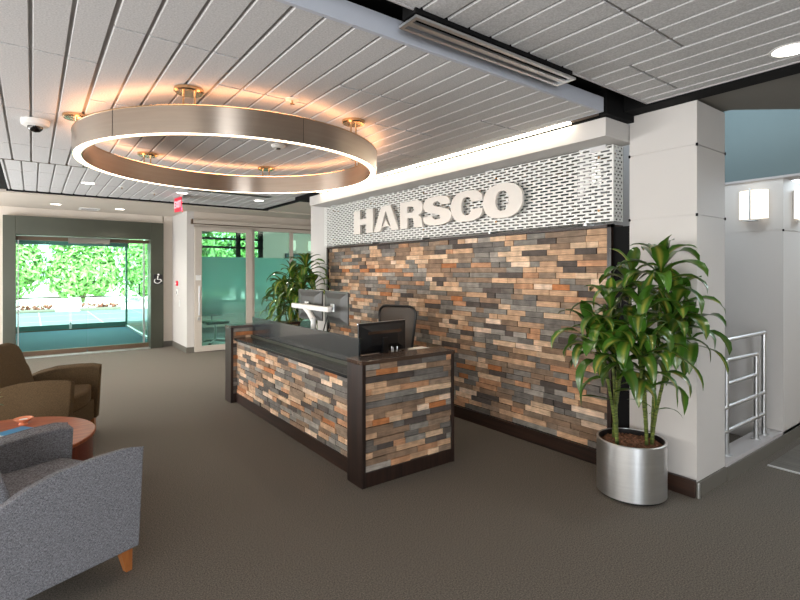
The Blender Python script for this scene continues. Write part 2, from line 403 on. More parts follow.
# ------------------------------------------------------------------ ceilings
def planks(x0, x1, y0, y1, z, ph, joints, tilew=.61, tilel=1.22, n=4, skipdepth=.013, g=.011, wide=.015):
    bm = nb(); bm2 = nb(); k0 = math.floor((x0-ph)/tilew); k = k0
    while ph+k*tilew < x1:
        c0 = ph+k*tilew; j = joints(k); m0 = math.floor((y0-j)/tilel)
        m_ = m0
        while j+m_*tilel < y1:
            ya = max(y0, j+m_*tilel+.009); yb = min(y1, j+(m_+1)*tilel-.009)
            for q in range(n):
                ga = wide if q == 0 else g; gb = wide if q == n-1 else g
                a = c0+q*tilew/n+ga*.55; b_ = c0+(q+1)*tilew/n-gb*.55
                a2 = max(a, x0); b2 = min(b_, x1)
                if b2-a2 < .01 or yb-ya < .01: continue
                v = []
                for yy in (ya, yb):
                    v.append([bm.verts.new(p) for p in ((a2-.0, yy, z+skipdepth), (a2+.0045, yy, z), (b2-.0045, yy, z), (b2, yy, z+skipdepth))])
                A, Bv = v
                for i in range(3): bm.faces.new((A[i], A[i+1], Bv[i+1], Bv[i]))
                bm.faces.new(A[::-1]); bm.faces.new(Bv)
            m_ += 1
        k += 1
    box(bm2, x0, x1, y0, y1, z+skipdepth-.003, z+skipdepth+.012)
    return bm, bm2
def tile_ceiling(name, label, *a, **k):
    p, g = planks(*a, **k)
    o = struct(name, p, 'tile', label); obj('grid', g, 'tilegrid', o); return o
J1 = {0: 3.18, 1: 2.66, 2: 3.10, 3: 2.67, 4: 3.2, 5: 2.66}
tile_ceiling('ceiling', 'ribbed acoustic tile ceiling over the desk', -4, 3.275, 1.995, 6.42, 2.70, -.31, lambda k: J1.get(k, 2.66+.5*(k % 2)))
tile_ceiling('ceiling_near', 'ribbed acoustic tile ceiling near the hall', -4, 3.515, -4, 1.775, 2.755, -.245, lambda k: {4: 1.22, 5: .30}.get(k, .62+.6*(k % 2)))
tile_ceiling('ceiling_far', 'ribbed acoustic tile ceiling near the entrance', -.28, 3.54, 6.56, 9.16, 2.755, -.245, lambda k: 7.4+.6*(k % 2))
# dark plenum
bm = nb(); box(bm, -4, 3.75, -4, 11.3, 2.86, 2.95); box(bm, 3.75, 6.5, 2.75, 11.3, 2.86, 2.95); struct('ceiling_plenum', bm, 'black')
# beams and trims
struct('trim_beam_near', B(-4, 3.285, 1.972, 1.994, 2.698, 2.80), 'beam', 'pale beam edge of the lowered ceiling')
struct('trim_beam_far', B(-4, 3.285, 6.422, 6.45, 2.698, 2.80), 'bronzeframe')
struct('trim_5', B(3.276, 3.290, 1.99, 6.45, 2.6995, 2.80), 'beam')
bm = nb(); box(bm, 3.30, 3.672, 1.955, 2.02, 2.686, 2.86); box(bm, 3.522, 3.672, -4, 1.99, 2.735, 2.86); box(bm, 3.40, 3.66, 2.02, 7.4, 2.69, 2.86)
struct('trim_6', bm, 'black', 'black reveal between ceiling and column')
bm = nb(); box(bm, -4, -.285, 6.50, 9.24, 2.76, 2.84); box(bm, -.3, 3.66, 9.162, 9.24, 2.735, 2.84); box(bm, 3.545, 3.62, 6.5, 9.24, 2.735, 2.84)
struct('trim_7', bm, 'black', 'black edge trim of the far ceiling')
# thin light edge trims
bm = nb(); box(bm, -4, 3.542, 1.775, 1.783, 2.748, 2.785); box(bm, 3.513, 3.521, -4, 1.783, 2.748, 2.785)
struct('trim_8', bm, 'greywall')
bm = nb(); box(bm, -4, 6.4, 9.24, 11.2, 2.715, 2.8); box(bm, 3.62, 6.4, 2.75, 9.24, 2.745, 2.8); box(bm, -4, -.5, 6.5, 9.3, 2.72, 2.76)
struct('ceiling_drywall', bm, 'plaster', 'smooth plaster ceiling before the entrance')
# soffit box over the feature wall
struct('trim_soffit', B(3.36, 3.76, 2.0, 6.80, 2.546, 2.684), 'white', 'white soffit box over the sign wall', bevel=.003)

# cove light
t = thing('cove_light', 'long warm light strip glowing between ceiling and the white soffit above the sign', 'light', (3.32, 4.3, 2.70))
obj('lens', B(-.029, .026, -2.02, 2.12, -.006, .008), 'E_cove', t)
obj('housing', B(-.022, .020, -2.04, 2.14, .010, .05), 'alu', t)
obj('end_slot', B(-.022, .020, -2.28, -2.04, -.002, .03), 'bronzeframe', t)

# ------------------------------------------------------------------ walls of the room
struct('wall_left', B(-4.2, -4, -4, 11.2, 0, 2.8), 'plaster')
struct('wall_back', B(-4, 7.2, -4.2, -4, 0, 3.1), 'plaster')
bm = nb(); box(bm, -4, -.40, 11.2, 11.4, 0, 2.72); box(bm, -.40, 2.2, 11.2, 11.4, 2.55, 2.72); box(bm, 2.18, 2.5, 11.2, 11.4, 0, 2.72)
struct('wall_entrance', bm, 'plaster', 'beige wall around the entrance')
struct('wall_pillar', B(2.37, 2.5, 10.0, 11.2, 0, 2.72), 'white', 'white wall end right of the entrance')
bm = nb(); box(bm, 2.36, 2.5, 9.99, 11.2, 0, .11); box(bm, 2.18, 2.36, 11.19, 11.2, 0, .11); struct('baseboard_entrance', bm, 'basegrey')
bm = nb(); box(bm, 2.5, 6.4, 10.0, 10.12, 2.46, 2.72); struct('wall_far', bm, 'plaster', 'beige header over the sliding glass door')
struct('wall_corridor', B(6.4, 6.5, 2.7, 10.1, 0, 2.8), 'greywall')

# entrance: dark surround
bm = nb(); box(bm, -.41, -.23, 11.05, 11.42, 0, 2.55); box(bm, 1.93, 2.17, 11.05, 11.42, 0, 2.55); box(bm, -.23, 1.93, 11.05, 11.42, 2.215, 2.55)
d = struct('door_1', bm, 'surround', 'wide dark metal door surround', bevel=.006)
bm = nb()
box(bm, -.22, .85, 11.28, 11.32, 0, .055); box(bm, .87, 1.93, 11.28, 11.32, 0, .055); box(bm, -.22, 1.93, 11.28, 11.32, .055, .10)
obj('bottom_rail', bm, 'bronzeframe', d)
obj('threshold', B(-.23, 1.93, 11.06, 11.27, 0, .012), 'alu', d)
bm = nb(); box(bm, -.23, .86, 11.30, 11.312, .10, 2.13); o = obj('glass_leaf', bm, 'glassg', d)
bm = nb(); box(bm, .875, 1.93, 11.30, 11.312, .10, 2.13); o = obj('glass_leaf', bm, 'glassg', d)
bm = nb(); box(bm, .853, .862, 11.285, 11.33, .02, 2.13); obj('leaf_edge', bm, 'glassg', d)
bm = nb(); box(bm, 1.83, 1.86, 11.285, 11.325, .0, 2.2); box(bm, -.21, -.19, 11.285, 11.325, .0, 2.2); obj('side_stile', bm, 'alu', d)
obj('header_rail', B(-.23, 1.93, 11.25, 11.33, 2.13, 2.20), 'bronzeframe', d)
obj('operator_box', B(.55, 1.22, 11.12, 11.25, 2.09, 2.20), 'basegrey', d, bevel=.004)
# access plate
t = thing('accessibility_plate', 'small square black access button plate on the door surround', 'sign', (2.06, 11.045, 1.40))
obj('plate', B(-.085, .085, -.012, .005, -.10, .10, bev=.01), 'plastic', t)
bm = nb()
lathe(bm, [(.0, 0), (.012, 0), (.012, .004), (0, .004)], (0, 0, 0), 16)
bmesh.ops.rotate(bm, matrix=Matrix.Rotation(PI/2, 3, 'X'), verts=bm.verts); bmesh.ops.translate(bm, vec=(.005, -.012, .065), verts=bm.verts)
tube(bm, [(.0, -.015, .045), (-.005, -.015, .0), (.03, -.015, 0), (.04, -.015, -.03)], .007, 6)
arc = [(-.005+.034*math.cos(a), -.015, -.02+.034*math.sin(a)) for a in [PI*.75+PI*1.15*i/10 for i in range(11)]]
tube(bm, arc, .005, 6)
bmesh.ops.scale(bm, vec=(1.7, 1, 1.5), verts=bm.verts); obj('wheelchair_symbol', bm, 'whiteplastic', t)

# vestibule
struct('floor_vestibule', B(-.6, 2.15, 11.42, 15.8, 0, .012), 'teal', 'teal entrance matting')
bm = nb(); box(bm, -.6, 3.4, 11.4, 15.9, 2.5, 2.6); struct('ceiling_vestibule', bm, 'plaster')
struct('wall_vestibule_left', B(-.75, -.6, 11.4, 16, 0, 2.6), 'plaster')
d2 = struct('door_2', B(-.6, 2.2, 15.86, 15.98, 2.26, 2.5), 'tealmetal', 'outer vestibule door frame')
bm = nb(); box(bm, -.55, .80, 15.9, 15.95, .03, .15); box(bm, .86, 2.15, 15.9, 15.95, .03, .15); obj('bottom_rail', bm, 'tealmetal', d2)
bm = nb(); box(bm, -.60, 2.15, 15.87, 15.97, 0, .03); obj('threshold', bm, 'bronzeframe', d2)
for xa, xb in ((-.55, .80), (.86, 2.12)):
    obj('glass_leaf', B(xa, xb, 15.92, 15.932, .15, 2.26), 'glass', d2)
bm = nb(); tube(bm, [(-.35, 15.85, .88), (.62, 15.85, .88)], .022, 8); tube(bm, [(-.3, 15.85, .88), (-.3, 15.92, .88)], .012, 6); tube(bm, [(.6, 15.85, .88), (.6, 15.92, .88)], .012, 6); obj('push_bar', bm, 'bronzeframe', d2)
bm = nb(); tube(bm, [(.98, 15.85, .88), (2.0, 15.85, .88)], .022, 8); tube(bm, [(1.02, 15.85, .88), (1.02, 15.92, .88)], .012, 6); tube(bm, [(1.96, 15.85, .88), (1.96, 15.92, .88)], .012, 6); obj('push_bar', bm, 'bronzeframe', d2)
obj('meeting_stile', B(.81, .85, 15.89, 15.96, 0, .2), 'alu', d2)
o = struct('window_1', B(2.135, 2.15, 11.42, 15.86, .05, 2.5), 'glassg', 'glass side wall of the vestibule')
obj('window_frame', B(2.12, 2.165, 11.42, 15.86, .0, .06), 'alu', o)
obj('window_frame', B(2.12, 2.165, 15.80, 15.9, .06, 2.5), 'tealmetal', o)
obj('lock_plate', B(2.11, 2.134, 13.6, 13.7, 1.0, 1.25), 'plastic', o)

# ------------------------------------------------------------------ outside
struct('ground', B(-60, 60, 17, 24.2, -.14, -.05), 'concrete', 'concrete entrance paving')
bm = nb()
for x in (-3, -1.4, .2, 1.8, 3.4, 5): box(bm, x, x+.03, 17.0, 24.2, -.05, -.046)
for y in (19.5, 22): box(bm, -10, 10, y, y+.03, -.05, -.046)
struct('trim_9', bm, 'tilegrid', 'joints in the entrance paving')
struct('ground_far', B(-80, 80, 24.2, 90, -.16, -.06), 'road')
struct('ground_side', B(2.15, 12, 14.4, 17.02, -.14, -.02), 'concrete')
struct('ground_strip', B(-60, -.75, 11.4, 17.02, -.14, -.04), 'concrete')

def leafcluster(name, label, c, rad, n, m, size, seed, group=None, cat='bush'):
    rnd = random.Random(seed); bm = nb(); lay = bm.loops.layers.float_color.new('tint'); uvl = bm.loops.layers.uv.new('UVMap')
    for i in range(n):
        while True:
            v = Vector((rnd.gauss(0, 1), rnd.gauss(0, 1), rnd.gauss(0, 1)))
            if v.length > .1: break
        v.normalize(); q = rnd.uniform(.62, 1.0)*(1+.13*math.sin(5*v.x+seed)+.13*math.cos(6*v.z+2*seed))
        p = Vector((v.x*rad[0]*q, v.y*rad[1]*q, v.z*rad[2]*q))
        nrm = (v+Vector((rnd.uniform(-.8, .8), rnd.uniform(-.8, .8), rnd.uniform(-.3, .9)))).normalized()
        a = nrm.orthogonal().normalized(); a = Matrix.Rotation(rnd.uniform(0, 2*PI), 3, nrm) @ a; b_ = nrm.cross(a)
        s = size*rnd.uniform(.6, 1.4)
        vs = [bm.verts.new(p+a*s), bm.verts.new(p+b_*s*.5+nrm*s*.15), bm.verts.new(p-a*s), bm.verts.new(p-b_*s*.5+nrm*s*.15)]
        f = bm.faces.new(vs); r1, r2 = rnd.random(), rnd.random()
        for j, lp in enumerate(f.loops): lp[lay] = (r1, r2, 0, 1); lp[uvl].uv = (.5 if j in (0, 2) else (0 if j == 1 else 1), .5)
    t = thing(name, label, cat, c, 0, group)
    obj('foliage', bm, m, t, norm=False)
    bm = nb()
    for i in range(5):
        a = rnd.uniform(0, 2*PI); tube(bm, [(0, 0, -c[2]), (math.cos(a)*rad[0]*.2, math.sin(a)*rad[1]*.2, -rad[2]*.3), (math.cos(a)*rad[0]*.6, math.sin(a)*rad[1]*.6, rad[2]*.4)], [.07, .05, .015], 6)
    obj('trunk', bm, 'bark', t); return t
names = ['leftmost', 'second from left', 'third from left', 'fourth from left', 'rightmost']
for i, x in enumerate((-4.3, -1.1, 2.1, 5.3, 8.5)):
    leafcluster('shrub', 'sunlit green shrub of the row across the driveway, %s' % names[i], (x, 30, 1.9), (1.6, 1.1, 1.95), 3600, 'hedge', .15, 40+i, 'shrubs across the driveway')
for i, (x, y, l) in enumerate(((-.0, 24.4, 'low flower bed by the paving, left one seen through the glass door'), (2.35, 24.6, 'low flower bed by the paving, right one seen through the glass door'))):
    t = thing('flower_bed', l, 'flower bed', (x, y, -.05), 0, 'flower beds')
    obj('bed_edge', B(-.75, .75, -.3, .3, 0, .10, bev=.02), 'basegrey', t)
    rnd = random.Random(i); bm = nb()
    for j in range(60):
        bmesh.ops.create_icosphere(bm, subdivisions=1, radius=rnd.uniform(.03, .075), matrix=Matrix.Translation((rnd.uniform(-.65, .65), rnd.uniform(-.22, .22), rnd.uniform(.1, .24))))
    obj('flowers', bm, 'flower', t)['kind'] = 'stuff'

# ------------------------------------------------------------------ sliding glass door and glazing (Y = 10)
d = struct('door_3', nb() if False else B(2.5, 5.95, 10.02, 10.09, 2.40, 2.46), 'doorframe', 'frosted glass sliding door wall')
bm = nb()
for xa, xb in ((2.505, 2.635), (3.50, 3.635)): box(bm, xa, xb, 9.955, 10.0, 0.01, 2.42)
box(bm, 2.635, 3.50, 9.955, 10.0, .01, .12); box(bm, 2.635, 3.50, 9.955, 10.0, 2.34, 2.42)
lf = obj('sliding_leaf', bm, 'doorframe', d, bevel=.003)
obj('leaf_glass', B(2.635, 3.50, 9.97, 9.98, .12, 2.34), 'frost', lf)
bm = nb(); tube(bm, [(2.575, 9.915, .72), (2.575, 9.915, 1.28)], .014, 8)
for z in (.78, 1.22): tube(bm, [(2.575, 9.915, z), (2.575, 9.96, z)], .008, 6)
obj('door_handle', bm, 'alu', lf)
obj('lock', B(2.555, 2.60, 9.935, 9.958, .62, .68), 'alu', lf)
bm = nb()
box(bm, 3.62, 3.70, 10.02, 10.08, 0, 2.42); box(bm, 4.48, 4.56, 10.02, 10.08, 0, 2.42); box(bm, 5.88, 5.95, 10.02, 10.08, 0, 2.42); box(bm, 3.62, 5.95, 10.02, 10.08, 0, .08)
obj('fixed_frame', bm, 'doorframe', d)
obj('glazing', B(3.70, 4.48, 10.045, 10.055, .08, 2.40), 'frost', d)
obj('glazing', B(4.56, 5.88, 10.045, 10.055, .08, 2.40), 'frost', d)
obj('track', B(2.46, 6.4, 9.90, 10.0, 2.475, 2.555), 'doorframe', d, bevel=.004)
obj('track_slot', B(2.45, 6.4, 9.893, 9.90, 2.462, 2.478), 'bronzeframe', d)
obj('track_end', B(2.44, 2.461, 9.895, 10.0, 2.47, 2.56), 'bronzeframe', d)
struct('wall_far_right', B(5.95, 6.4, 10.0, 10.12, 0, 2.46), 'plaster')

# meeting room behind
struct('wall_meeting_left', B(2.5, 2.6, 10.12, 14.4, 0, 3.2), 'greywall')
struct('wall_meeting_right', B(9.4, 9.5, 10.1, 14.4, 0, 3.2), 'greywall')
bm = nb(); box(bm, 2.6, 9.4, 14.2, 14.4, 0, .7); box(bm, 5.5, 9.4, 14.2, 14.4, .7, 3.2); box(bm, 2.6, 5.5, 14.2, 14.4, 3.0, 3.2)
struct('wall_meeting_back', bm, 'plaster')
struct('ceiling_meeting', B(2.6, 9.4, 10.12, 14.4, 3.2, 3.3), 'plaster')
struct('floor_meeting', B(2.6, 9.4, 10.12, 14.2, 0, .01), 'plastic')
bm = nb()
for x in (2.6, 3.2, 4.7, 5.36): box(bm, x, x+.12, 14.16, 14.24, .7, 3.0)
for z in (.7, 2.22, 2.46, 2.92): box(bm, 2.6, 5.5, 14.16, 14.24, z, z+.06)
w2 = struct('window_2', bm, 'black', 'black framed window of the meeting room')
obj('pane', B(2.7, 5.4, 14.20, 14.206, .72, 2.95), 'glass', w2)
for i, (x, n_) in enumerate(((3.0, 'left'), (5.9, 'middle'), (8.8, 'right'))):
    leafcluster('tree', 'green leafy tree outside the meeting room window, %s one' % n_, (x+1.6, 19.5+i, 2.6), (1.25, 1.0, 1.9), 1500, 'hedge', .15, 70+i, 'trees outside the meeting room', 'tree')
for i, (x, l) in enumerate(((6.42, 'left one of two small lit wall lamps behind the sliding glass wall'), (7.0, 'right one of two small lit wall lamps behind the sliding glass wall'))):
    t = thing('wall_lamp', l, 'lamp', (x, 14.195, 2.36), 0, 'meeting room wall lamps')
    bm = nb(); lathe(bm, [(.001, -.16), (.07, -.15), (.085, 0), (.07, .15), (.001, .16)], (0, -.09, 0), 20)
    obj('lamp_shade', bm, 'E_sconce', t, smooth=True); obj('bracket', B(-.04, .04, -.03, 0, -.05, .05), 'alu', t)
t = thing('wall_screen', 'dark framed picture screen on the meeting room wall behind the glass', 'screen', (6.6, 14.19, 1.85))
obj('frame', B(-.42, .42, -.05, 0, -.27, .27, bev=.01), 'plastic', t); obj('picture', B(-.36, .36, -.056, -.05, -.21, .21), 'tealmetal', t)
# meeting room chair seen through the lower glass
t = thing('swivel_chair', 'pale swivel chair base behind the clear lower glass of the sliding door', 'chair', (3.15, 10.85, .01))
bm = nb()
for q in range(5):
    a = 2*PI*q/5+.3; tube(bm, [(0, 0, .10), (.30*math.cos(a), .30*math.sin(a), .06)], [.022, .014], 8)
obj('base', bm, 'alu', t, smooth='auto')
for q in range(5):
    a = 2*PI*q/5+.3; bm = nb(); bmesh.ops.create_uvsphere(bm, u_segments=10, v_segments=6, radius=.03, matrix=Matrix.Translation((.31*math.cos(a), .31*math.sin(a), .032))); obj('caster', bm, 'plastic', t, smooth=True)
bm = nb(); tube(bm, [(0, 0, .08), (0, 0, .44)], .026, 10); obj('column', bm, 'alu', t, smooth='auto')
obj('seat', B(-.24, .24, -.24, .24, .44, .50, bev=.025), 'plastic', t)
bm = nb(); box(bm, -.22, .22, .22, .26, .58, 1.02, bev=.02); tube(bm, [(0, .1, .45), (0, .26, .5), (0, .27, .65)], .02, 8); obj('backrest', bm, 'plastic', t)

# ------------------------------------------------------------------ fittings on the pillar left of the slider
t = thing('fire_alarm', 'small red fire alarm pull on the white wall end', 'alarm', (2.366, 10.72, 1.32)); obj('body', B(-.03, 0, -.04, .04, -.05, .05, bev=.005), 'red', t); obj('handle', B(-.04, -.03, -.025, .025, -.012, .012), 'whiteplastic', t)
t = thing('card_reader', 'small pale card reader under the red fire alarm', 'card reader', (2.366, 10.70, 1.14)); obj('body', B(-.022, 0, -.03, .03, -.06, .06, bev=.005), 'whiteplastic', t); obj('sensor', B(-.025, -.022, -.015, .015, -.03, .02), 'plastic', t)
t = thing('light_switch', 'white light switch plate on the white wall end', 'switch', (2.366, 10.55, .93)); obj('plate', B(-.008, 0, -.04, .04, -.07, .07, bev=.002), 'whiteplastic', t); obj('rocker', B(-.013, -.008, -.015, .015, -.03, .03), 'whiteplastic', t)
t = thing('notice', 'small white notice on the sliding door stile', 'notice', (2.57, 9.950, 1.44)); obj('sheet', B(-.05, .05, -.004, .003, -.05, .05), 'paper', t); obj('clip', B(-.02, .02, -.007, -.004, .035, .048), 'alu', t)

# EXIT sign, blade hung from the far ceiling
t = thing('exit_sign', 'red exit blade sign hanging below the far ceiling', 'sign', (1.85, 8.35, 2.755), math.radians(6))
obj('housing', B(-.02, .02, -.17, .17, -.035, 0), 'alu', t)
obj('panel', B(-.006, .006, -.15, .15, -.255, -.035), 'red', t)
def textmesh(body, size, ext, font_spacing=1.0):
    cu = bpy.data.curves.new('t', 'FONT'); cu.body = body; cu.size = size; cu.extrude = ext; cu.align_x = 'CENTER'; cu.align_y = 'CENTER'; cu.offset = size*.02
    o = bpy.data.objects.new('t', cu); COL.objects.link(o); bpy.context.view_layer.update()
    me = bpy.data.meshes.new_from_object(o.evaluated_get(bpy.context.evaluated_depsgraph_get())); bpy.data.objects.remove(o); return me
me = textmesh('EXIT', .15, .003); me.materials.append(M['E_exit'])
o = bpy.data.objects.new('lettering', me); COL.objects.link(o); o.parent = t
o.matrix_local = Matrix.Translation((-.009, 0, -.145)) @ Matrix(((0, 0, -1, 0), (-1, 0, 0, 0), (0, 1, 0, 0), (0, 0, 0, 1)))

# ------------------------------------------------------------------ ring chandelier
RC = (1.43, 4.27); RO = 1.20
t = thing('ring_chandelier', 'large round brushed metal ring chandelier with warm glowing edges over the lobby', 'light', (RC[0], RC[1], 0))
bm = nb(); lathe(bm, [(RO, 2.418), (RO, 2.590), (RO-.006, 2.590), (RO-.006, 2.418)], seg=160, close=True)
obj('outer_band', bm, 'bronze', t, smooth='auto')
bm = nb(); lathe(bm, [(RO-.064, 2.418), (RO-.058, 2.418), (RO-.058, 2.590), (RO-.064, 2.590)], seg=160, close=True)
obj('inner_band', bm, 'bronze', t, smooth='auto')
bm = nb(); lathe(bm, [(RO-.052, 2.421), (RO-.010, 2.421), (RO-.010, 2.430), (RO-.052, 2.430)], seg=160, close=True)
obj('lower_diffuser', bm, 'E_ring', t)
bm = nb(); lathe(bm, [(RO-.048, 2.594), (RO-.016, 2.594), (RO-.016, 2.600), (RO-.048, 2.600)], seg=160, close=True)
obj('upper_diffuser', bm, 'E_ringup', t)
bm = nb(); lathe(bm, [(RO+.003, 2.586), (RO+.003, 2.593), (RO-.012, 2.593), (RO-.012, 2.586)], seg=160, close=True)
lathe(bm, [(RO-.052, 2.586), (RO-.052, 2.593), (RO-.067, 2.593), (RO-.067, 2.586)], seg=160, close=True)
obj('rim', bm, 'brass', t, smooth='auto')
for q in range(6):
    a = math.radians(2+60*q+30); obj('seam', B(RO-.001, RO+.0015, -.001, .001, 2.42, 2.586, M4=Matrix.Rotation(a, 4, 'Z')), 'plastic', t)
for q in range(6):
    a = math.radians(-3+60*q); R_ = RO-.03; cx, cy = R_*math.cos(a), R_*math.sin(a)
    bm = nb(); lathe(bm, [(0, 2.672), (.078, 2.672), (.088, 2.680), (.088, 2.6985), (0, 2.6985)], (cx, cy, 0), 32)
    cn = obj('canopy', bm, 'brass', t, smooth='auto')
    for s in (-1, 1):
        dx, dy = -math.sin(a)*.035*s, math.cos(a)*.035*s
        bm = nb(); tube(bm, [(cx+dx, cy+dy, 2.58), (cx+dx, cy+dy, 2.673)], .0065, 8)
        obj('rod', bm, 'brass', cn, smooth='auto')

# ------------------------------------------------------------------ ceiling fittings
t = thing('air_diffuser', 'long grey two-slot air diffuser in the black ceiling gap', 'vent', (2.0, 1.812, 2.70))
bm = nb(); L = .61
box(bm, -L, L, -.066, -.048, 0, .012); box(bm, -L, L, .048, .066, 0, .012); box(bm, -L, -L+.02, -.048, .048, 0, .012); box(bm, L-.02, L, -.048, .048, 0, .012)
obj('frame', bm, 'alu', t)
bm = nb(); box(bm, -L+.02, L-.02, -.012, .012, .001, .012); obj('blade', bm, 'alu', t)
bm = nb(); box(bm, -L+.02, L-.02, -.040, -.026, .012, .03); obj('vane', bm, 'alu', t)
bm = nb(); box(bm, -L+.02, L-.02, .026, .040, .012, .03); obj('vane', bm, 'alu', t)
obj('plenum_box', B(-L+.01, L-.01, -.05, .05, .034, .16), 'black', t)

t = thing('dome_camera', 'white ceiling dome camera with dark lens at the left', 'camera', (0.02, 4.66, 2.70))
bm = nb(); lathe(bm, [(0, 0), (.088, 0), (.092, -.012), (.088, -.038), (.070, -.050), (0, -.050)], seg=36); obj('body', bm, 'whiteplastic', t, smooth='auto')
bm = nb(); lathe(bm, [(.050, -.048), (.047, -.066), (.032, -.084), (0, -.092)], seg=28); obj('dome', bm, 'blackgloss', t, smooth=True)

def downlight(x, y, z, label, r=.075, group='recessed downlights', on=True):
    t = thing('downlight', label, 'light', (x, y, z), 0, group)
    bm = nb(); lathe(bm, [(r, .0), (r+.014, 0), (r+.014, -.004), (r, -.004)], seg=28, close=True); obj('trim_ring', bm, 'whiteplastic', t)
    bm = nb(); lathe(bm, [(0, -.002), (r, -.002), (r, .004), (0, .004)], seg=28); obj('lens', bm, 'E_down', t); return t
downlight(3.30, .885, 2.755, 'lit round downlight at the right above the column', .085)
downlight(.61, 7.9, 2.755, 'leftmost downlight of the far ribbed ceiling')
downlight(1.84, 8.04, 2.755, 'middle downlight of the far ribbed ceiling')
downlight(3.07, 8.11, 2.755, 'rightmost downlight of the far ribbed ceiling')
downlight(.33, 10.34, 2.715, 'left downlight of the plaster ceiling before the entrance')
downlight(1.31, 10.46, 2.715, 'right downlight of the plaster ceiling before the entrance')
t = thing('ceiling_vent', 'small white square ceiling vent between the two entrance downlights', 'vent', (.85, 10.75, 2.715))
bm = nb(); box(bm, -.16, .16, -.16, -.12, -.012, 0); box(bm, -.16, .16, .12, .16, -.012, 0); box(bm, -.16, -.12, -.12, .12, -.012, 0); box(bm, .12, .16, -.12, .12, -.012, 0); obj('frame', bm, 'whiteplastic', t)
bm = nb(); [box(bm, -.12, .12, y, y+.02, -.010, 0) for y in (-.1, -.06, -.02, .02, .06, .095)]; obj('louvre', bm, 'greywall', t)
def sprinkler(x, y, z, label):
    t = thing('sprinkler', label, 'sprinkler', (x, y, z), 0, 'sprinkler heads')
    bm = nb(); lathe(bm, [(0, 0), (.045, 0), (.045, -.004), (.02, -.008), (0, -.008)], seg=24); obj('escutcheon', bm, 'whiteplastic', t, smooth='auto')
    bm = nb(); tube(bm, [(0, 0, -.006), (0, 0, -.03)], .007, 8); lathe(bm, [(0, -.03), (.018, -.032), (0, -.034)], seg=12); obj('head', bm, 'brass', t)
sprinkler(1.39, 3.07, 2.70, 'small white ceiling sprinkler in front of the ring')
t = thing('smoke_detector', 'small round ceiling detector seen inside the ring', 'detector', (1.79, 4.25, 2.70))
bm = nb(); lathe(bm, [(0, 0), (.062, 0), (.066, -.01), (.05, -.028), (0, -.032)], seg=28); obj('body', bm, 'whiteplastic', t, smooth='auto')
bm = nb(); lathe(bm, [(0, -.03), (.02, -.031), (.018, -.042), (0, -.044)], seg=16); obj('sensor', bm, 'plastic', t)
sprinkler(3.42, .80, 2.755, 'ceiling sprinkler beside the right downlight')
sprinkler(1.02, 7.95, 2.755, 'ceiling sprinkler between the left and middle far downlights')
sprinkler(1.5, 8.3, 2.755, 'ceiling sprinkler beside the exit sign')
t = thing('linear_diffuser', 'dark slot air diffuser in the far ribbed ceiling', 'vent', (2.45, 7.62, 2.752)); obj('frame', B(-.62, .62, -.06, .06, -.008, 0), 'basegrey', t); bm = nb(); box(bm, -.6, .6, -.04, -.01, -.010, -.008); box(bm, -.6, .6, .01, .04, -.010, -.008); obj('slot', bm, 'plastic', t)

# ------------------------------------------------------------------ perforated screen and sign
PX0, PX1, PY0, PY1, PZ0, PZ1 = 3.60, 3.745, 2.08, 6.78, 1.945, 2.535
t = thing('perforated_screen', 'silver perforated metal screen box above the wood wall', 'screen', (PX0, PY0, 0))
def perf(len_, h, thick=.003, pitch=.105, slot=.077, row=.0268, sh=.0142, off=0):
    bm = nb(); n = int(round(h/row)); row = h/n
    box(bm, 0, thick, 0, len_, 0, (row-sh)/2)
    box(bm, 0, thick, 0, len_, h-(row-sh)/2, h)
    for i in range(n):
        z = (i+.5)*row
        if i < n-1: box(bm, 0, thick, 0, len_, z+sh/2, z+row-sh/2)
        y = .03-(pitch/2 if (i+off) % 2 else 0)-pitch
        last = 0
        segs = []
        while y < len_+pitch:
            a, b_ = y, y+slot
            a2, b2 = max(a, .012), min(b_, len_-.012)
            if b2-a2 > .008: segs.append((a2, b2))
            y += pitch
        cur = 0
        for a, b_ in segs:
            if a-cur > .0005: box(bm, 0, thick, cur, a, z-sh/2, z+sh/2)
            cur = b_
        box(bm, 0, thick, cur, len_, z-sh/2, z+sh/2)
    return bm
h = PZ1-PZ0
bm = perf(PY1-PY0, h); obj('front_sheet', bm, 'screen', t, loc=(0, 0, PZ0))
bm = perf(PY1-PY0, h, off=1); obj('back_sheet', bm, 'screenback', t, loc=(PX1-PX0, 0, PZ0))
bm = perf(PX1-PX0-.006, h, pitch=.05, slot=.03); o = obj('end_sheet', bm, 'screen', t); o.location = (PX1-PX0-.002, 0, PZ0); o.rotation_euler = (0, 0, PI/2)
for y in (.25, 1.3, 2.35, 3.4, 4.45):
    obj('top_bracket', B(.004, .014, y-.05, y+.05, PZ1-.004, 2.546), 'alu', t); obj('foot', B(.01, .12, y-.012, y+.012, 1.925, PZ0+.002), 'alu', t)
obj('corner_bracket', B(-.006, .02, .06, .20, PZ1-.03, PZ1+.011), 'alu', t)
for y in (.12, 1.2, 2.3, 3.4, 4.4):
    for z in (PZ0+.09, PZ1-.08):
        bm = nb(); tube(bm, [(-.006, y, z), (.14, y, z)], .010, 8); obj('standoff', bm, 'brass', t, smooth='auto')

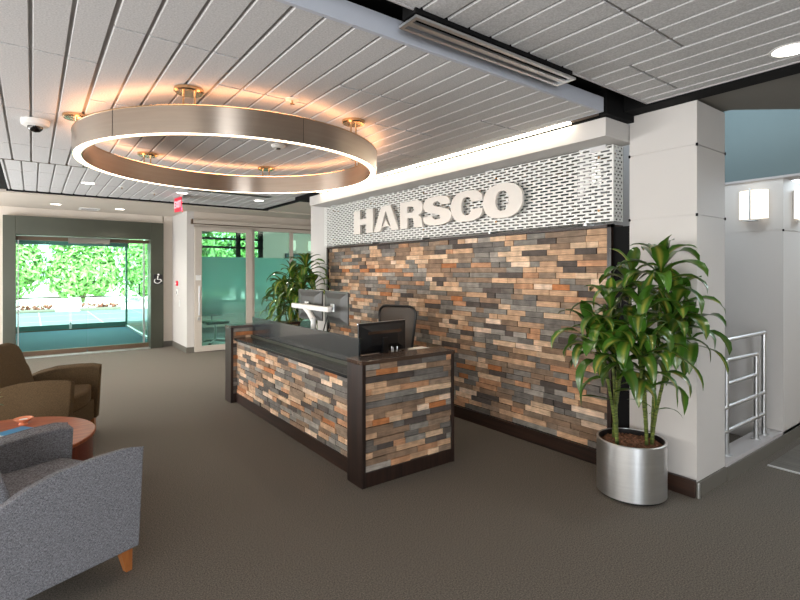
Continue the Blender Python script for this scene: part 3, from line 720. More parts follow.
# letters, lying in (u right, v up), height .31
LH = .312; LW = .465
def sup(cx, cy, a, b_, n=2.4, t0=0, t1=2*PI, k=40):
    out = []
    for i in range(k+1):
        q = t0+(t1-t0)*i/k; c, s = math.cos(q), math.sin(q)
        out.append((cx+a*math.copysign(abs(c)**(2/n), c), cy+b_*math.copysign(abs(s)**(2/n), s)))
    return out
def letter_shapes(ch):
    W, Ht = LW, LH
    if ch == 'H':
        s = W*.335; b0, b1 = Ht*.37, Ht*.62
        return [[(0, 0), (s, 0), (s, b0), (W-s, b0), (W-s, 0), (W, 0), (W, Ht), (W-s, Ht), (W-s, b1), (s, b1), (s, Ht), (0, Ht)]]
    if ch == 'A':
        W2 = W*1.16; o = -.02
        arc = [(o+W2*.5+W2*.235*math.cos(a), -.005+Ht*.20*math.sin(a)) for a in [math.radians(172-164*i/12) for i in range(13)]]
        outer = [(o, 0), (o+W2*.26, 0)]+arc[1:-1]+[(o+W2*.74, 0), (o+W2, 0), (o+W2*.68, Ht), (o+W2*.33, Ht)]
        inn = [(o+W2*.5, Ht*.80), (o+W2*.31, Ht*.14), (o+W2*.40, Ht*.22), (o+W2*.505, Ht*.46), (o+W2*.61, Ht*.22), (o+W2*.70, Ht*.14)]
        return [outer, inn]
    if ch == 'R':
        W = W*.93; s = W*.33
        outer = [(0, 0), (s, 0), (s, Ht*.37), (W*.50, Ht*.37), (W*.585, Ht*.33), (W*.61, Ht*.25), (W*.64, 0), (W, 0), (W*.955, Ht*.10), (W*.94, Ht*.27), (W*.90, Ht*.37), (W*.80, Ht*.435), (W*.92, Ht*.50), (W*.98, Ht*.62), (W*.98, Ht*.80), (W*.92, Ht*.92), (W*.80, Ht*.985), (W*.68, Ht), (0, Ht)]
        inn = [(s, Ht*.57), (s, Ht*.80), (W*.53, Ht*.80), (W*.60, Ht*.76), (W*.62, Ht*.68), (W*.60, Ht*.61), (W*.53, Ht*.57)]
        return [outer, inn]
    if ch == 'O':
        return [sup(W/2, Ht/2, W*.52, Ht*.52), sup(W/2, Ht/2, W*.175, Ht*.30, 2.3)]
    if ch == 'C':
        px = [(488, 125, 1), (405, 125, 1), (395, 103), (370, 97), (345, 105), (332, 130), (332, 165), (345, 188), (370, 196), (395, 190), (405, 167, 1), (488, 167, 1), (478, 200), (440, 223), (370, 230), (300, 222), (260, 190), (247, 147), (258, 105), (300, 72), (370, 62), (440, 70), (478, 92)]
        ox, w_ = 247, 243
    if ch == 'S':
        px = [(232, 115, 1), (157, 115, 1), (149, 98), (125, 92), (101, 97), (95, 107), (110, 118), (160, 130), (215, 146), (240, 170), (238, 198), (212, 220), (160, 230), (90, 230), (40, 220), (16, 200), (12, 175, 1), (90, 173, 1), (98, 190), (125, 198), (152, 194), (157, 183), (145, 172), (100, 162), (45, 148), (18, 130), (14, 102), (35, 75), (80, 63), (160, 63), (208, 74), (228, 94)]
        ox, w_ = 12, 230
    pp_ = [((p[0]-ox)/w_*W, (230-p[1])/168*Ht, len(p) > 2) for p in px]; n = len(pp_); out = []
    for i in range(n):
        p0, p1, p2, p3 = pp_[i-1], pp_[i], pp_[(i+1) % n], pp_[(i+2) % n]
        if p1[2]: p0 = p1
        if p2[2]: p3 = p2
        if p1[2] and p2[2]: out.append(p1[:2]); continue
        for j in range(4):
            u = j/4; out.append(tuple(.5*((2*p1[c])+(-p0[c]+p2[c])*u+(2*p0[c]-5*p1[c]+4*p2[c]-p3[c])*u*u+(-p0[c]+3*p1[c]-3*p2[c]+p3[c])*u**3) for c in (0, 1)))
    return [out]
sign = thing('wall_sign', 'large raised satin metal letters mounted on the perforated screen', 'sign', (3.545, 5.80, 2.062))
for i, (ch, off) in enumerate(zip('HARSCO', (0, .505, 1.055, 1.49, 1.945, 2.42))):
    cu = bpy.data.curves.new('l', 'CURVE'); cu.dimensions = '2D'; cu.fill_mode = 'BOTH'; cu.extrude = .014; cu.bevel_depth = .0
    for sp in letter_shapes(ch):
        s = cu.splines.new('POLY')
        if (Vector(sp[0])-Vector(sp[-1])).length < 1e-4: sp = sp[:-1]
        s.points.add(len(sp)-1)
        for q, (u, v) in enumerate(sp): s.points[q].co = (u, v, 0, 1)
        s.use_cyclic_u = True
    o = bpy.data.objects.new('l', cu); COL.objects.link(o); bpy.context.view_layer.update()
    me = bpy.data.meshes.new_from_object(o.evaluated_get(bpy.context.evaluated_depsgraph_get())); bpy.data.objects.remove(o)
    me.materials.clear(); me.materials.append(M['letter'])
    lo = bpy.data.objects.new('letter', me); COL.objects.link(lo); lo.parent = sign
    # u -> -Y , v -> Z, normal -> -X
    lo.matrix_local = Matrix.Translation((0, -off, 0)) @ Matrix(((0, 0, -1, 0), (-1, 0, 0, 0), (0, 1, 0, 0), (0, 0, 0, 1)))
    lo['label'] = 'raised letter %s' % ch
    bm = nb(); tube(bm, [(.07, .16, 0), (.07, .16, -.052)], .006, 6); obj('standoff_pin', bm, 'alu', lo)

# ------------------------------------------------------------------ reception desk
DX, DY, DH = 1.885, 2.985, .912
t = thing('reception_desk', 'reception desk clad in wood blocks with dark walnut frame and black counter', 'desk', (DX, DY, 0))
def end_wall(y0, name='end_wall'):
    # frame 0.21 thick, .88 wide
    bm = nb()
    box(bm, 0, .032, y0, y0+.21, 0, DH-.03); box(bm, .866, .89, y0, y0+.21, 0, DH-.03); box(bm, .032, .866, y0+.004, y0+.206, 0, .105)
    f = obj('end_frame', bm, 'darkwood', t, bevel=.003)
    obj('end_top', B(-.004, .894, y0-.004, y0+.214, DH-.03, DH, bev=.003), 'topwood', t)
    obj('end_core', B(.032, .866, y0+.03, y0+.18, .105, DH-.03), 'plastic', t)
    block_panel('end_blocks', .834, DH-.135, 11 if y0 == 0 else 12, (.032, y0+.03, .105), 0, t, 1.0)
    
    return f
end_wall(0); end_wall(2.90)
FL = 2.69
obj('front_core', B(.085, .16, .21, 2.90, 0, .735), 'plastic', t)
block_panel('front_blocks', FL, .625, 21, (.085, 2.90, .115), -PI/2, t, 1.0)
obj('base_board', B(.066, .086, .21, 2.90, 0, .115), 'darkwoodh', t)
obj('counter', B(.040, .275, .21, 2.90, .737, .765, bev=.003), 'countertop', t)
obj('glass_screen', B(.262, .285, .47, 2.90, .765, 1.005, bev=.002), 'counter', t)
obj('screen_foot', B(.240, .262, .21, 2.90, .765, .790), 'surround', t)
obj('worktop', B(.285, .89, .21, 2.90, .71, .74, bev=.003), 'topwood', t)
obj('drawer_unit', B(.35, .85, .25, .65, .02, .71), 'darkwood', t)

# dual monitors on an arm (worktop z .74)
def monitor(label, c, rz, tilt=0, w=.53, hgt=.33, m='monitorback', stand=None):
    t = thing('monitor', label, 'monitor', c, rz)
    bm = nb(); box(bm, -w/2, w/2, -.008, .008, -hgt/2, hgt/2, bev=.005); p = obj('panel', bm, m, t)
    bm = nb(); s = [(-w/2+.03, .006), (w/2-.03, .006)]
    a = [bm.verts.new(v) for v in ((-w/2+.02, -.008, -hgt/2+.02), (w/2-.02, -.008, -hgt/2+.02), (w/2-.02, -.008, hgt/2-.02), (-w/2+.02, -.008, hgt/2-.02))]
    b_ = [bm.verts.new(v) for v in ((-w/2+.12, -.035, -hgt/2+.07), (w/2-.12, -.035, -hgt/2+.07), (w/2-.12, -.035, hgt/2-.07), (-w/2+.12, -.035, hgt/2-.07))]
    for i in range(4): bm.faces.new((a[i], a[(i+1) % 4], b_[(i+1) % 4], b_[i]))
    bm.faces.new(b_); bm.faces.new(a[::-1]); obj('rear_cover', bm, m, t)
    obj('screen', B(-w/2+.012, w/2-.012, .008, .0095, -hgt/2+.012, hgt/2-.012), 'blackgloss', t)
    obj('bezel', B(-w/2-.001, w/2+.001, .0, .010, hgt/2-.008, hgt/2+.002), 'alu', t)
    return t
# local -y is the back; backs look towards -X  => rotate so that local -y -> -X : rz = -90deg
m1 = monitor('grey-backed monitor on the white arm, right one of the pair', (2.50, 4.45, 1.185), math.radians(-93))
m2 = monitor('grey-backed monitor on the white arm, left one beside the plant', (2.50, 5.04, 1.185), math.radians(-87))
for mm in (m1, m2):
    bm = nb(); box(bm, -.04, .04, -.052, -.034, -.04, .04, bev=.004); tube(bm, [(0, -.05, 0), (0, -.10, 0)], .02, 10); obj('mount_plate', bm, 'alu', mm)
t = thing('dual_screen_stand', 'white double arm stand clamped to the desk carrying the grey monitors', 'stand', (2.30, 4.45, 0))
bm = nb(); box(bm, .02, .07, -.14, .70, 1.155, 1.205, bev=.006); obj('cross_bar', bm, 'whiteplastic', t)
bm = nb(); tube(bm, [(.045, .40, 1.17), (.03, .28, 1.13), (-.0, .12, 1.06)], .030, 12); obj('upper_arm', bm, 'whiteplastic', t, smooth='auto')
bm = nb(); tube(bm, [(0, .12, 1.075), (0, .12, .76)], .027, 14); obj('post', bm, 'whiteplastic', t, smooth='auto')
obj('clamp', B(-.035, .05, .07, .17, .738, .765, bev=.004), 'alu', t)
for cp in ([(.10, 0, 1.12), (.08, .02, 1.02), (.10, .1, .93), (.07, .2, .86), (.1, .25, .742)], [(.12, .05, 1.10), (.12, -.02, .98), (.08, .0, .88), (.12, .1, .742)], [(.12, .5, 1.12), (.1, .35, 1.0), (.1, .25, .95), (.08, .2, .742)]):
    obj('cable', tube(nb(), cp, .006, 6), 'plastic', t, smooth='auto')
t = monitor('black-backed desktop monitor behind the near end of the desk', (2.43, 3.52, .99), math.radians(7), 0, .54, .26, 'plastic')
bm = nb(); box(bm, -.03, .03, -.045, -.015, -.22, .0); box(bm, -.11, .11, -.09, .07, -.245, -.233, bev=.003); obj('stand', bm, 'plastic', t)
obj('rear_band', B(-.19, .19, -.0385, -.035, .035, .060), 'topwood', t)
t = thing('pen_cup', 'small black pen cup with pens beside the black monitor', 'cup', (2.42, 3.33, .74))
bm = nb(); lathe(bm, [(0, 0), (.036, 0), (.038, .12), (.034, .12), (.032, .005), (0, .005)], seg=20); obj('cup', bm, 'blackgloss', t, smooth='auto')
for a in (0, 1.9, 3.7): obj('pen', tube(nb(), [(.01*math.cos(a), .01*math.sin(a), .01), (.03*math.cos(a), .03*math.sin(a), .19)], .004, 6), 'alu', t)
t = thing('file_pedestal', 'low filing pedestal behind the desk carrying white papers', 'cabinet', (2.90, 3.52, 0))
obj('carcass', B(-.11, .09, -.19, .19, .0, .80), 'plastic', t, bevel=.003); obj('top', B(-.115, .095, -.195, .195, .80, .82), 'topwood', t)
for z in (.08, .34, .58):
    dd = obj('drawer', B(.09, .10, -.17, .17, z, z+.2), 'darkwoodh', t); obj('handle', B(.10, .112, -.06, .06, z+.14, z+.15), 'alu', dd)
t = thing('paper_stack', 'white paper stack on the low filing pedestal by the desk end', 'paper', (2.90, 3.52, .82), .1)
obj('sheets', B(-.09, .08, -.13, .13, 0, .022), 'paper', t); obj('cover_sheet', B(-.08, .085, -.12, .12, .0222, .0232), 'paper', t)
t = thing('tissue_box', 'small white box on the desk worktop beside the monitor arm', 'box', (2.40, 5.05, .74)); obj('box', B(-.06, .06, -.11, .11, 0, .10, bev=.004), 'whiteplastic', t); obj('tissue', B(-.02, .02, -.03, .03, .10, .14, bev=.008), 'paper', t)

# task chair
t = thing('task_chair', 'mesh-backed black swivel task chair behind the desk', 'chair', (2.93, 4.20, -.0), math.radians(-70))
bm = nb(); prof = []
def rr(w, h_, r, n=6):
    out = []
    for cx, cy, a0 in ((w-r, h_-r, 0), (-w+r, h_-r, PI/2), (-w*.82+r, -h_+r, PI), (w*.82-r, -h_+r, 1.5*PI)):
        for i in range(n+1):
            a = a0+PI/2*i/n; out.append((cx+r*math.cos(a), cy+r*math.sin(a)))
    return out
loop = rr(.235, .31, .09)
pp = [(x, .20+.25*x*x+.02*math.sin(z*4), .875+z) for x, z in loop]
tube(bm, [Vector(p) for p in pp+[pp[0], pp[1]]], .014, 8); obj('back_frame', bm, 'plastic', t, smooth='auto')
bm = nb(); c = bm.verts.new((0, .20, .875)); ring = [bm.verts.new(p) for p in pp]
mid = [bm.verts.new(((p[0])*.5, .20+.25*(p[0]*.5)**2+.01, .875+(p[2]-.875)*.5)) for p in pp]
n = len(ring)
for i in range(n): bm.faces.new((ring[i], ring[(i+1) % n], mid[(i+1) % n], mid[i])); bm.faces.new((mid[i], mid[(i+1) % n], c))
obj('back_mesh', bm, 'mesh', t, smooth=True)
obj('seat', B(-.25, .25, -.27, .20, .44, .52, bev=.03), 'plastic', t)
bm = nb(); tube(bm, [(0, .05, .42), (0, .20, .44), (0, .245, .60), (0, .22, .80)], [.03, .03, .025, .02], 10); obj('back_support', bm, 'plastic', t, smooth='auto')
for s in (-1, 1):
    bm = nb(); tube(bm, [(s*.25, 0, .45), (s*.30, 0, .50), (s*.30, 0, .67)], .014, 8); box(bm, s*.30-.035, s*.30+.035, -.12, .10, .67, .695, bev=.01); obj('armrest', bm, 'plastic', t)
bm = nb(); tube(bm, [(0, 0, .08), (0, 0, .44)], .028, 12); obj('gas_column', bm, 'plastic', t)
bm = nb()
for q in range(5):
    a = 2*PI*q/5; tube(bm, [(0, 0, .11), (.30*math.cos(a), .30*math.sin(a), .07)], [.028, .016], 8)
obj('star_base', bm, 'plastic', t)
for q in range(5):
    a = 2*PI*q/5; bm = nb(); bmesh.ops.create_uvsphere(bm, u_segments=12, v_segments=8, radius=.03, matrix=Matrix.Translation((.30*math.cos(a), .30*math.sin(a), .03))); obj('caster', bm, 'plastic', t, smooth=True)

# ------------------------------------------------------------------ armchairs  (local +x = forward)
def armchair(label, loc, rz, m):
    t = thing('armchair', label, 'armchair', loc, rz, 'upholstered lounge armchairs')
    side = [(.375, .13), (.40, .635), (.33, .652), (.19, .652), (.02, .640), (-.12, .605), (-.22, .560), (-.34, .50), (-.40, .46), (-.37, .13)]
    for s in (-1, 1):
        bm = nb(); yi, yo = s*.318, s*.40
        prism(bm, side, min(yi, yo), max(yi, yo))
        for v in bm.verts:
            if abs(v.co.y) < .35 and v.co.z > .3: v.co.z -= .018
        o = obj('arm', bm, m, t, smooth='auto'); md = o.modifiers.new('b', 'BEVEL'); md.width = .010; md.segments = 3; md.limit_method = 'ANGLE'; md.angle_limit = math.radians(25)
        # piping along the outer top edge
        bm = nb(); ye = s*.399
        tube(bm, [(x, ye-s*.003, z-.002) for x, z in side[1:9]], .0035, 6); obj('piping', bm, m, o)
    bm = nb(); box(bm, -.36, .355, -.318, .318, .13, .32); obj('seat_base', bm, m, t, bevel=.01)
    # seat cushion with a bowed front
    bm = nb(); poly = []
    n = 14
    for i in range(n+1):
        y = -.314+.628*i/n; poly.append((.33+.06*math.cos((y/.314)*PI/2), y))
    poly += [(-.20, .314), (-.20, -.314)]
    lo_ = [bm.verts.new((x, y, .32)) for x, y in poly]; hi = [bm.verts.new((x, y, .47)) for x, y in poly]
    for i in range(len(poly)): bm.faces.new((lo_[i], lo_[(i+1) % len(poly)], hi[(i+1) % len(poly)], hi[i]))
    bm.faces.new(lo_[::-1]); bm.faces.new(hi)
    o = obj('seat_cushion', bm, m, t, smooth='auto'); md = o.modifiers.new('b', 'BEVEL'); md.width = .028; md.segments = 4; md.limit_method = 'ANGLE'; md.angle_limit = math.radians(35)
    # back: leaning, rounded top
    bm = nb(); rows = []
    nz, ny = 10, 12
    for front in (1, 0):
        g = []
        for i in range(nz+1):
            u = i/nz; z = .30+.61*u; r_ = []
            for j in range(ny+1):
                v = -1+2*j/ny; y = .300*v*(1-.10*max(0, u-.55)**1*2)
                bulge = .03*(1-v*v)*math.sin(PI*min(1, u*1.05)); x = -.075-.17*u+(bulge if front else -.11+.02*u)
                zz = z-.045*max(0, abs(v)-.55)*2*(u > .6)*u
                if u > .9: x += (-.012 if front else .012)
                r_.append(bm.verts.new((x, y, zz)))
            g.append(r_)
        rows.append(g)
    A, Bv = rows
    for g, fl in ((A, 1), (Bv, 0)):
        for i in range(nz):
            for j in range(ny): bm.faces.new((g[i][j], g[i][j+1], g[i+1][j+1], g[i+1][j]))
    for i in range(nz):
        bm.faces.new((A[i][0], A[i+1][0], Bv[i+1][0], Bv[i][0])); bm.faces.new((A[i][ny], A[i+1][ny], Bv[i+1][ny], Bv[i][ny]))
    for j in range(ny):
        bm.faces.new((A[nz][j], A[nz][j+1], Bv[nz][j+1], Bv[nz][j])); bm.faces.new((A[0][j], A[0][j+1], Bv[0][j+1], Bv[0][j]))
    o = obj('backrest', bm, m, t, smooth='auto'); md = o.modifiers.new('b', 'BEVEL'); md.width = .02; md.segments = 3; md.limit_method = 'ANGLE'; md.angle_limit = math.radians(40)
    bm = nb(); box(bm, -.385, -.34, -.318, .318, .13, .47); obj('back_base', bm, m, t, bevel=.01)
    for sx, sy in ((1, 1), (1, -1), (-1, 1), (-1, -1)):
        bm = nb(); cx, cy = sx*.335, sy*.345; v = []
        for z, r_, sh in ((0, .016, 0), (.13, .030, -.012*sx)):
            v.append([bm.verts.new((cx+sh+a*r_+.008*sx*(z == 0), cy+b_*r_, z)) for a, b_ in ((-1, -1), (1, -1), (1, 1), (-1, 1))])
        for i in range(4): bm.faces.new((v[0][i], v[0][(i+1) % 4], v[1][(i+1) % 4], v[1][i]))
        bm.faces.new(v[0][::-1]); bm.faces.new(v[1]); obj('leg', bm, 'legwood', t, bevel=.003)
    return t
armchair('grey tweed armchair nearest the camera with a tapered wooden leg showing', (-.048, 3.10, 0), math.radians(22), 'fabric')
armchair('tweed armchair with a painted-in warm light tone beyond the round table near the entrance', (.04, 5.47, 0), math.radians(-21.4), 'fabric_warmlit')

# round table
TX, TY = -.185, 4.155
t = thing('coffee_table', 'round cherry wood drum coffee table between the two armchairs', 'table', (TX, TY, 0))
bm = nb(); lathe(bm, [(0, .425), (.545, .425), (.55, .43), (.55, .446), (.545, .45), (0, .45)], seg=72); obj('table_top', bm, 'cherry', t, smooth='auto')
bm = nb(); lathe(bm, [(0, .04), (.535, .04), (.535, .425), (0, .425)], seg=72); obj('drum', bm, 'cherrydark', t, smooth='auto')
bm = nb(); lathe(bm, [(0, 0), (.49, 0), (.49, .04), (0, .04)], seg=48); obj('plinth', bm, 'plastic', t)
p = at(12, 436, 3.33); 
t = thing('magazine', 'blue covered magazine lying on the round table', 'magazine', (-.11, 4.25, .45), math.radians(-55))
obj('pages', B(-.105, .105, -.14, .14, 0, .006), 'paper', t); obj('cover', B(-.106, .106, -.141, .141, .006, .0075), 'blue', t)
bm = nb()
for i in range(4): box(bm, .02-.03*i, .038-.03*i, -.09, -.05, .0076, .0082)
obj('cover_print', bm, 'paper', t)
t = thing('candle_dish', 'small orange glass dish on the round table', 'dish', (-.05, 4.50, .45))
bm = nb(); lathe(bm, [(0, 0), (.03, 0), (.022, .012), (.05, .03), (.062, .042), (.056, .044), (.03, .026), (0, .02)], seg=28); obj('bowl', bm, 'orange', t, smooth='auto')
bm = nb(); lathe(bm, [(0, .022), (.026, .024), (.026, .034), (0, .036)], seg=16); obj('candle', bm, 'paper', t)

# ------------------------------------------------------------------ dracaena plants
def leaf(bm, lay, uvl, base, az, L, w, e0, droop, rnd, clamp=None, twist=0):
    n = 9; p = Vector(base); e = e0; c = []; dirs = []
    for i in range(n+1):
        d = Vector((math.cos(e)*math.cos(az), math.cos(e)*math.sin(az), math.sin(e)))
        c.append(p.copy()); dirs.append(d); p = p+d*(L/n); e = max(e-droop/n*(.5+1.1*i/n), -1.5); az += twist/n
    rws = []
    for i, (q, d) in enumerate(zip(c, dirs)):
        u = i/n; ww = w*(math.sin(PI*min(1, (u*.92+.06)))**.75)*(.35+.65*min(1, u*3.2)) if i < n else w*.02
        if i == 0: ww = w*.30
        side = d.cross(Vector((0, 0, 1)))
        if side.length < .05: side = Vector((-math.sin(az), math.cos(az), 0))
        side.normalize(); side = Matrix.Rotation(twist*u*.8, 3, d) @ side; up = side.cross(d).normalized()
        wav = .05*ww*math.sin(u*14+base[0]*9)
        row = []
        for k_, s in enumerate((-1, -.5, 0, .5, 1)):
            v = q+side*(s*ww*.5)+up*(.16*ww*abs(s)+wav*s)
            if clamp: v = clamp(v)
            row.append(bm.verts.new(v))
        rws.append(row)
    r1, r2 = rnd.random(), rnd.random()
    for i in range(n):
        for k_ in range(4):
            f = bm.faces.new((rws[i][k_], rws[i][k_+1], rws[i+1][k_+1], rws[i+1][k_])); f.smooth = True
            us = (k_/4, (k_+1)/4, (k_+1)/4, k_/4); vs = (i/n, i/n, (i+1)/n, (i+1)/n)
            for lp, u_, v_ in zip(f.loops, us, vs): lp[lay] = (r1, r2, 0, 1); lp[uvl].uv = (u_, v_)
def foliage(crowns, seed, clamp, Lr, Wr):
    rnd = random.Random(seed); bm = nb(); lay = bm.loops.layers.float_color.new('tint'); uvl = bm.loops.layers.uv.new('UVMap')
    for (c, n, sc) in crowns:
        a = rnd.uniform(0, 6)
        for i in range(n):
            u = i/(n-1); a += 2.4+rnd.uniform(-.25, .25)
            z = c[2]-.26*u*sc; e0 = math.radians(82-58*u+rnd.uniform(-10, 10)); dr = math.radians(35+150*u**.4+rnd.uniform(-15, 20))
            L = rnd.uniform(*Lr)*sc*(.62+.38*min(1, u*2.5)); leaf(bm, lay, uvl, (c[0], c[1], z), a, L, rnd.uniform(*Wr)*sc, e0, dr, rnd, clamp, rnd.uniform(-.5, .5))
    return bm
def cane(base, tips, r=.0115):
    bm = nb()
    for tp in tips:
        b0 = Vector(base); b1 = Vector(tp); n = 26; pts, rs = [], []
        for i in range(n+1):
            u = i/n; p = b0.lerp(b1, u); hor = (1-math.cos(u*PI))/2 if (b1-b0).xy.length > .05 else u
            p.x = b0.x+(b1.x-b0.x)*(.35*u+.65*hor); p.y = b0.y+(b1.y-b0.y)*(.35*u+.65*hor)
            pts.append(p); rs.append(r*(1.12 if i % 2 else .95)*(1-.25*u))
        tube(bm, pts, rs, 10)
    return bm
def planter(t, R=.245, Hh=.385):
    bm = nb(); lathe(bm, [(0, .018), (R, .018), (R, Hh-.004), (R-.003, Hh), (R-.012, Hh), (R-.014, Hh-.06), (0, Hh-.06)], seg=72); obj('pot', bm, 'steel', t, smooth='auto')
    bm = nb(); lathe(bm, [(0, 0), (R-.02, 0), (R-.02, .018), (0, .018)], seg=48); obj('pot_foot', bm, 'plastic', t)
    bm = nb(); lathe(bm, [(R-.0135, Hh-.055), (R-.0135, Hh-.003), (R-.018, Hh-.003), (R-.018, Hh-.055)], seg=64, close=True); obj('liner', bm, 'plastic', t)
    rnd = random.Random(3); bm = nb(); lathe(bm, [(0, Hh-.028), (R*.5, Hh-.030), (R-.019, Hh-.040), (R-.019, Hh-.055), (0, Hh-.056)], seg=40)
    for i in range(520):
        a = rnd.uniform(0, 2*PI); q = (R-.035)*math.sqrt(rnd.random())
        obox(bm, (q*math.cos(a), q*math.sin(a), Hh-.026-.010*q/R+rnd.uniform(-.004, .004)), (rnd.uniform(.012, .035), rnd.uniform(.006, .014), rnd.uniform(.004, .009)), rnd.uniform(0, 3), 0, rnd.uniform(-.5, .5), rnd.uniform(-.5, .5))
    obj('mulch', bm, 'mulch', t)

PXc, PYc = 3.382, 1.822
t = thing('potted_dracaena', 'tall potted dracaena in a brushed steel planter beside the right column', 'plant', (PXc, PYc, 0))
planter(t, .226)
o_ = Vector((PXc, PYc, 0))
def L1(px, py, D): return at(px, py, D)-o_
def cl1(v):
    if v.x+PXc > 3.640: v.x = 3.640-PXc-.2*(v.x+PXc-3.64)*.1
    return v
heads = [(L1(661, 262, 3.30), 19, .98), (L1(631, 276, 3.42), 13, .85), (L1(611, 300, 3.38), 15, .85), (L1(642, 306, 3.18), 13, .85), (L1(676, 300, 3.38), 17, .95), (L1(604, 332, 3.28), 16, .9), (L1(640, 338, 3.12), 13, .85), (L1(670, 322, 3.22), 13, .85), (L1(618, 350, 3.2), 12, .9), (L1(650, 352, 3.1), 12, .85), (L1(588, 322, 3.4), 11, .8), (L1(690, 318, 3.4), 11, .85)]
bm = foliage(heads, 8, cl1, (.34, .47), (.08, .115)); obj('foliage', bm, 'leaf', t, norm=False)
b0, b1, b2, b3 = (-.13, .03, .34), (-.0, .13, .34), (.02, -.10, .34), (.07, -.11, .34)
def low(h, d=.18): v = h[0].copy(); v.z -= d; return v
for bb, tps in ((b0, (heads[2], heads[5])), (b1, (heads[1], heads[8])), (b2, (heads[3], heads[6])), (b3, (heads[0], heads[4], heads[7]))):
    obj('cane', cane(bb, [low(h, .08) for h in tps]), 'bark', t, smooth=True)
# low stray leaves
bm = nb(); lay = bm.loops.layers.float_color.new('tint'); uvl = bm.loops.layers.uv.new('UVMap'); rnd = random.Random(4)
for (px, py, D, az, L_, w_, e0, dr) in ((617, 402, 3.35, 2.6, .28, .045, .3, .4), (648, 392, 3.2, 2.2, .22, .06, .1, .6), (649, 414, 3.2, -.6, .26, .018, .5, 1.9), (655, 350, 3.1, -.7, .42, .06, -.2, 1.5), (690, 345, 3.3, -.8, .34, .05, -.1, 1.5), (655, 410, 3.2, 1.9, .18, .02, .6, 1.0)):
    bm = nb(); lay = bm.loops.layers.float_color.new('tint'); uvl = bm.loops.layers.uv.new('UVMap')
    leaf(bm, lay, uvl, L1(px, py, D), az, L_, w_, e0, dr, rnd, cl1); obj('stray_leaf', bm, 'leaf', t, norm=False)

P2 = Vector((3.12, 6.95, 0))
t = thing('potted_dracaena', 'bushy potted dracaena behind the monitors at the far end of the desk', 'plant', P2)
planter(t, .23, .38)
def cl2(v):
    if v.x+P2.x > 3.62: v.x = 3.62-P2.x
    return v
def L2(px, py, D): return at(px, py, D)-P2
heads2 = [(L2(306, 266, 7.35), 24, 1.0), (L2(292, 276, 7.4), 24, .95), (L2(284, 289, 7.3), 24, .95), (L2(302, 288, 7.1), 22, .95), (L2(312, 284, 7.3), 20, .9), (L2(290, 300, 7.2), 22, .9), (L2(280, 302, 7.4), 16, .85), (L2(298, 306, 7.3), 18, .9)]
bm = foliage(heads2, 9, cl2, (.40, .54), (.07, .10)); obj('foliage', bm, 'leaf', t, norm=False)
obj('cane', cane((-.05, .05, .34), [low(heads2[0]), low(heads2[4])]), 'bark', t, smooth=True)
obj('cane', cane((.05, .05, .34), [low(heads2[1]), low(heads2[2])]), 'bark', t, smooth=True)
obj('cane', cane((0, -.07, .34), [low(heads2[3]), low(heads2[5])]), 'bark', t, smooth=True)

# small plant on the round table: only its leaf tips reach into view
P3 = Vector((-.30, 4.49, .45))
t = thing('table_plant', 'small green plant on the round table at the left edge', 'plant', P3)
bm = nb(); lathe(bm, [(0, 0), (.05, 0), (.065, .10), (.058, .10), (.05, .02), (0, .02)], seg=28); obj('pot', bm, 'whiteplastic', t, smooth='auto')
bm = nb(); lathe(bm, [(0, .02), (.05, .02), (.056, .09), (0, .092)], seg=24); obj('soil', bm, 'mulch', t)
rnd = random.Random(2); bm = nb(); lay = bm.loops.layers.float_color.new('tint'); uvl = bm.loops.layers.uv.new('UVMap')
for i in range(16): leaf(bm, lay, uvl, (0, 0, .09), i*2.4, rnd.uniform(.14, .22), .035, rnd.uniform(.6, 1.3), rnd.uniform(1, 2), rnd)
obj('foliage', bm, 'leaf', t, norm=False)

# ------------------------------------------------------------------ railing
t = thing('metal_railing', 'satin steel tube railing on the white ledge behind the column', 'railing', (4.33, 1.57, .128))
def rail(pts, name='rail', r=.016): obj(name, tube(nb(), pts, r, 12), 'alu', t, smooth='auto')
for (x, ztop) in ((0, .74), (.62, .722), (.80, .90)):
    bm = nb(); tube(bm, [(x, 0, 0), (x, 0, ztop)], .018, 12); p = obj('post', bm, 'alu', t, smooth='auto')
    bm = nb(); lathe(bm, [(0, 0), (.035, 0), (.035, .006), (0, .006)], (x, 0, 0), 20); obj('foot_plate', bm, 'alu', p)
rail([(-.19, 0, .892), (.816, 0, .892)]); rail([(0, 0, .735), (.635, 0, .722)]); rail([(.0, 0, .55), (.635, 0, .55)])
rail([(-.19, 0, .37), (.815, 0, .37)]); rail([(-.19, 0, .185), (.815, 0, .185)])

# sconces on the hall pier
def sconce(label, loc, rz):
    t = thing('wall_sconce', label, 'lamp', loc, rz, 'wall sconces')
    # local: wall plane y=0, lamp sticks out to -y
    bm = nb(); n = 12; w_, d_ = .115, .09; zz = (-.13, .13); arc = [(w_*math.cos(a), -.012-d_*math.sin(a)) for a in [PI*i/n for i in range(n+1)]]
    r0 = [bm.verts.new((x, y, zz[0])) for x, y in arc]; r1 = [bm.verts.new((x, y, zz[1])) for x, y in arc]
    for i in range(n): bm.faces.new((r0[i], r0[i+1], r1[i+1], r1[i]))
    bm.faces.new(r0); bm.faces.new(r1); obj('shade', bm, 'E_sconce', t, smooth='auto')
    obj('back_plate', B(-.11, .11, -.012, 0, -.13, .13), 'alu', t)
    obj('centre_bar', B(-.007, .007, -.118, -.104, -.148, .148), 'steel', t)
    obj('lower_clip', B(-.06, .06, -.112, -.01, -.152, -.142), 'steel', t)
sconce('lit frosted wall lamp on the left face of the white hall pier', (5.378, 1.72, 2.17), math.radians(-90))
sconce('lit frosted wall lamp cut by the right edge of the picture', (5.74, 1.498, 2.17), 0)

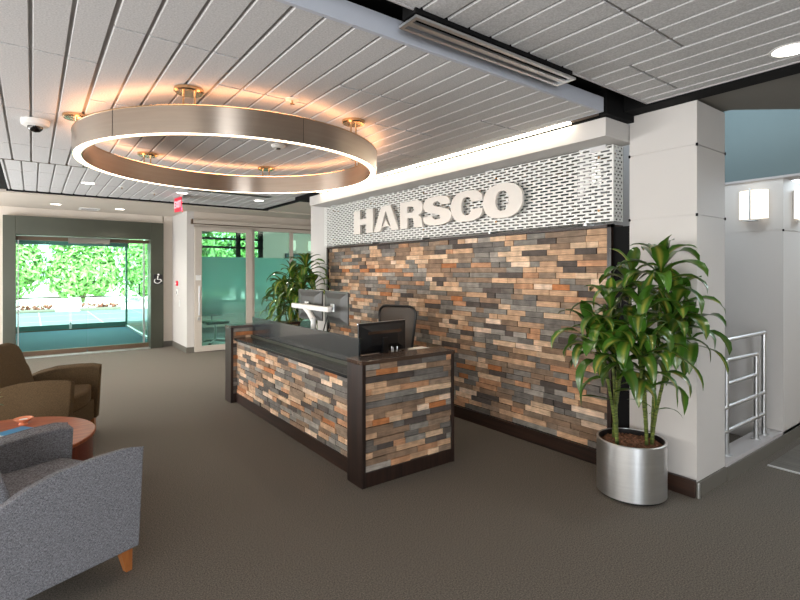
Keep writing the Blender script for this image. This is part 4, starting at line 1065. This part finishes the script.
# ------------------------------------------------------------------ lights
def area(name, loc, rot, sx, sy, e, col=(1, 1, 1), spread=None):
    l = bpy.data.lights.new(name, 'AREA'); l.shape = 'RECTANGLE'; l.size = sx; l.size_y = sy; l.energy = e; l.color = col
    if spread: l.spread = spread
    o = bpy.data.objects.new(name, l); COL.objects.link(o); o.location = loc; o.rotation_euler = rot; return o
def spot(name, loc, tgt, e, ang=80, col=(1, .9, .75), blend=.8, r=.06):
    l = bpy.data.lights.new(name, 'SPOT'); l.energy = e; l.spot_size = math.radians(ang); l.spot_blend = blend; l.color = col; l.shadow_soft_size = r
    o = bpy.data.objects.new(name, l); COL.objects.link(o); o.location = loc
    o.rotation_euler = (Vector(tgt)-Vector(loc)).to_track_quat('-Z', 'Y').to_euler(); return o
# added fill panels behind and left of the camera; no windows there
area('fill_back', (-2.0, -3.85, 1.4), (math.radians(99), 0, math.radians(-12)), 2.3, 2.4, 330, (.88, .94, 1))
area('fill_left', (-3.9, 3.0, 1.4), (math.radians(100), 0, math.radians(-90)), 9, 2.3, 430, (1, .97, .93))
area('fill_far', (-3.8, 8.6, 1.1), (math.radians(118), 0, math.radians(-90)), 3.8, 1.8, 420, (.95, .98, 1))  # unseen panel added to brighten the far ceiling
area('corridor_fill', (5.3, 6.5, 2.72), (0, 0, 0), .8, 4, 25, (1, .9, .78))  # added ceiling fill for the space behind the perforated screen
area('meeting_fill', (5.6, 12.3, 3.15), (0, 0, 0), 4, 2.5, 85, (.95, 1, .95))  # added overhead fill behind the frosted glass, no fitting
area('hall_fill', (5.2, -1.5, 2.72), (0, 0, 0), 1.2, 1.2, 34, (1, .95, .9))  # added fill under the hall soffit, no fitting
area('vestibule_fill', (.8, 13.8, 2.48), (0, 0, 0), 1.6, 3, 80, (.95, 1, 1))  # added fill above the entrance matting, no fitting
for (x, y, z) in ((.61, 7.9, 2.74), (1.84, 8.04, 2.74), (3.07, 8.11, 2.74), (.33, 10.34, 2.70), (1.31, 10.46, 2.70)):
    spot('downlight_beam', (x, y, z), (x, y, 0), 120, 130, (1, .92, .82))
spot('downlight_beam', (3.30, .885, 2.74), (3.30, .885, 0), 30, 100, (1, .94, .86))
sun = bpy.data.lights.new('sun', 'SUN'); sun.energy = 22; sun.angle = .02; sun.color = (1, .97, .9)
so = bpy.data.objects.new('sun', sun); COL.objects.link(so); so.rotation_euler = (math.radians(42), 0, math.radians(-18))
w = bpy.data.worlds.new('world'); SC.world = w; w.use_nodes = True
w.node_tree.nodes['Background'].inputs[0].default_value = (.80, .92, 1, 1); w.node_tree.nodes['Background'].inputs[1].default_value = 7
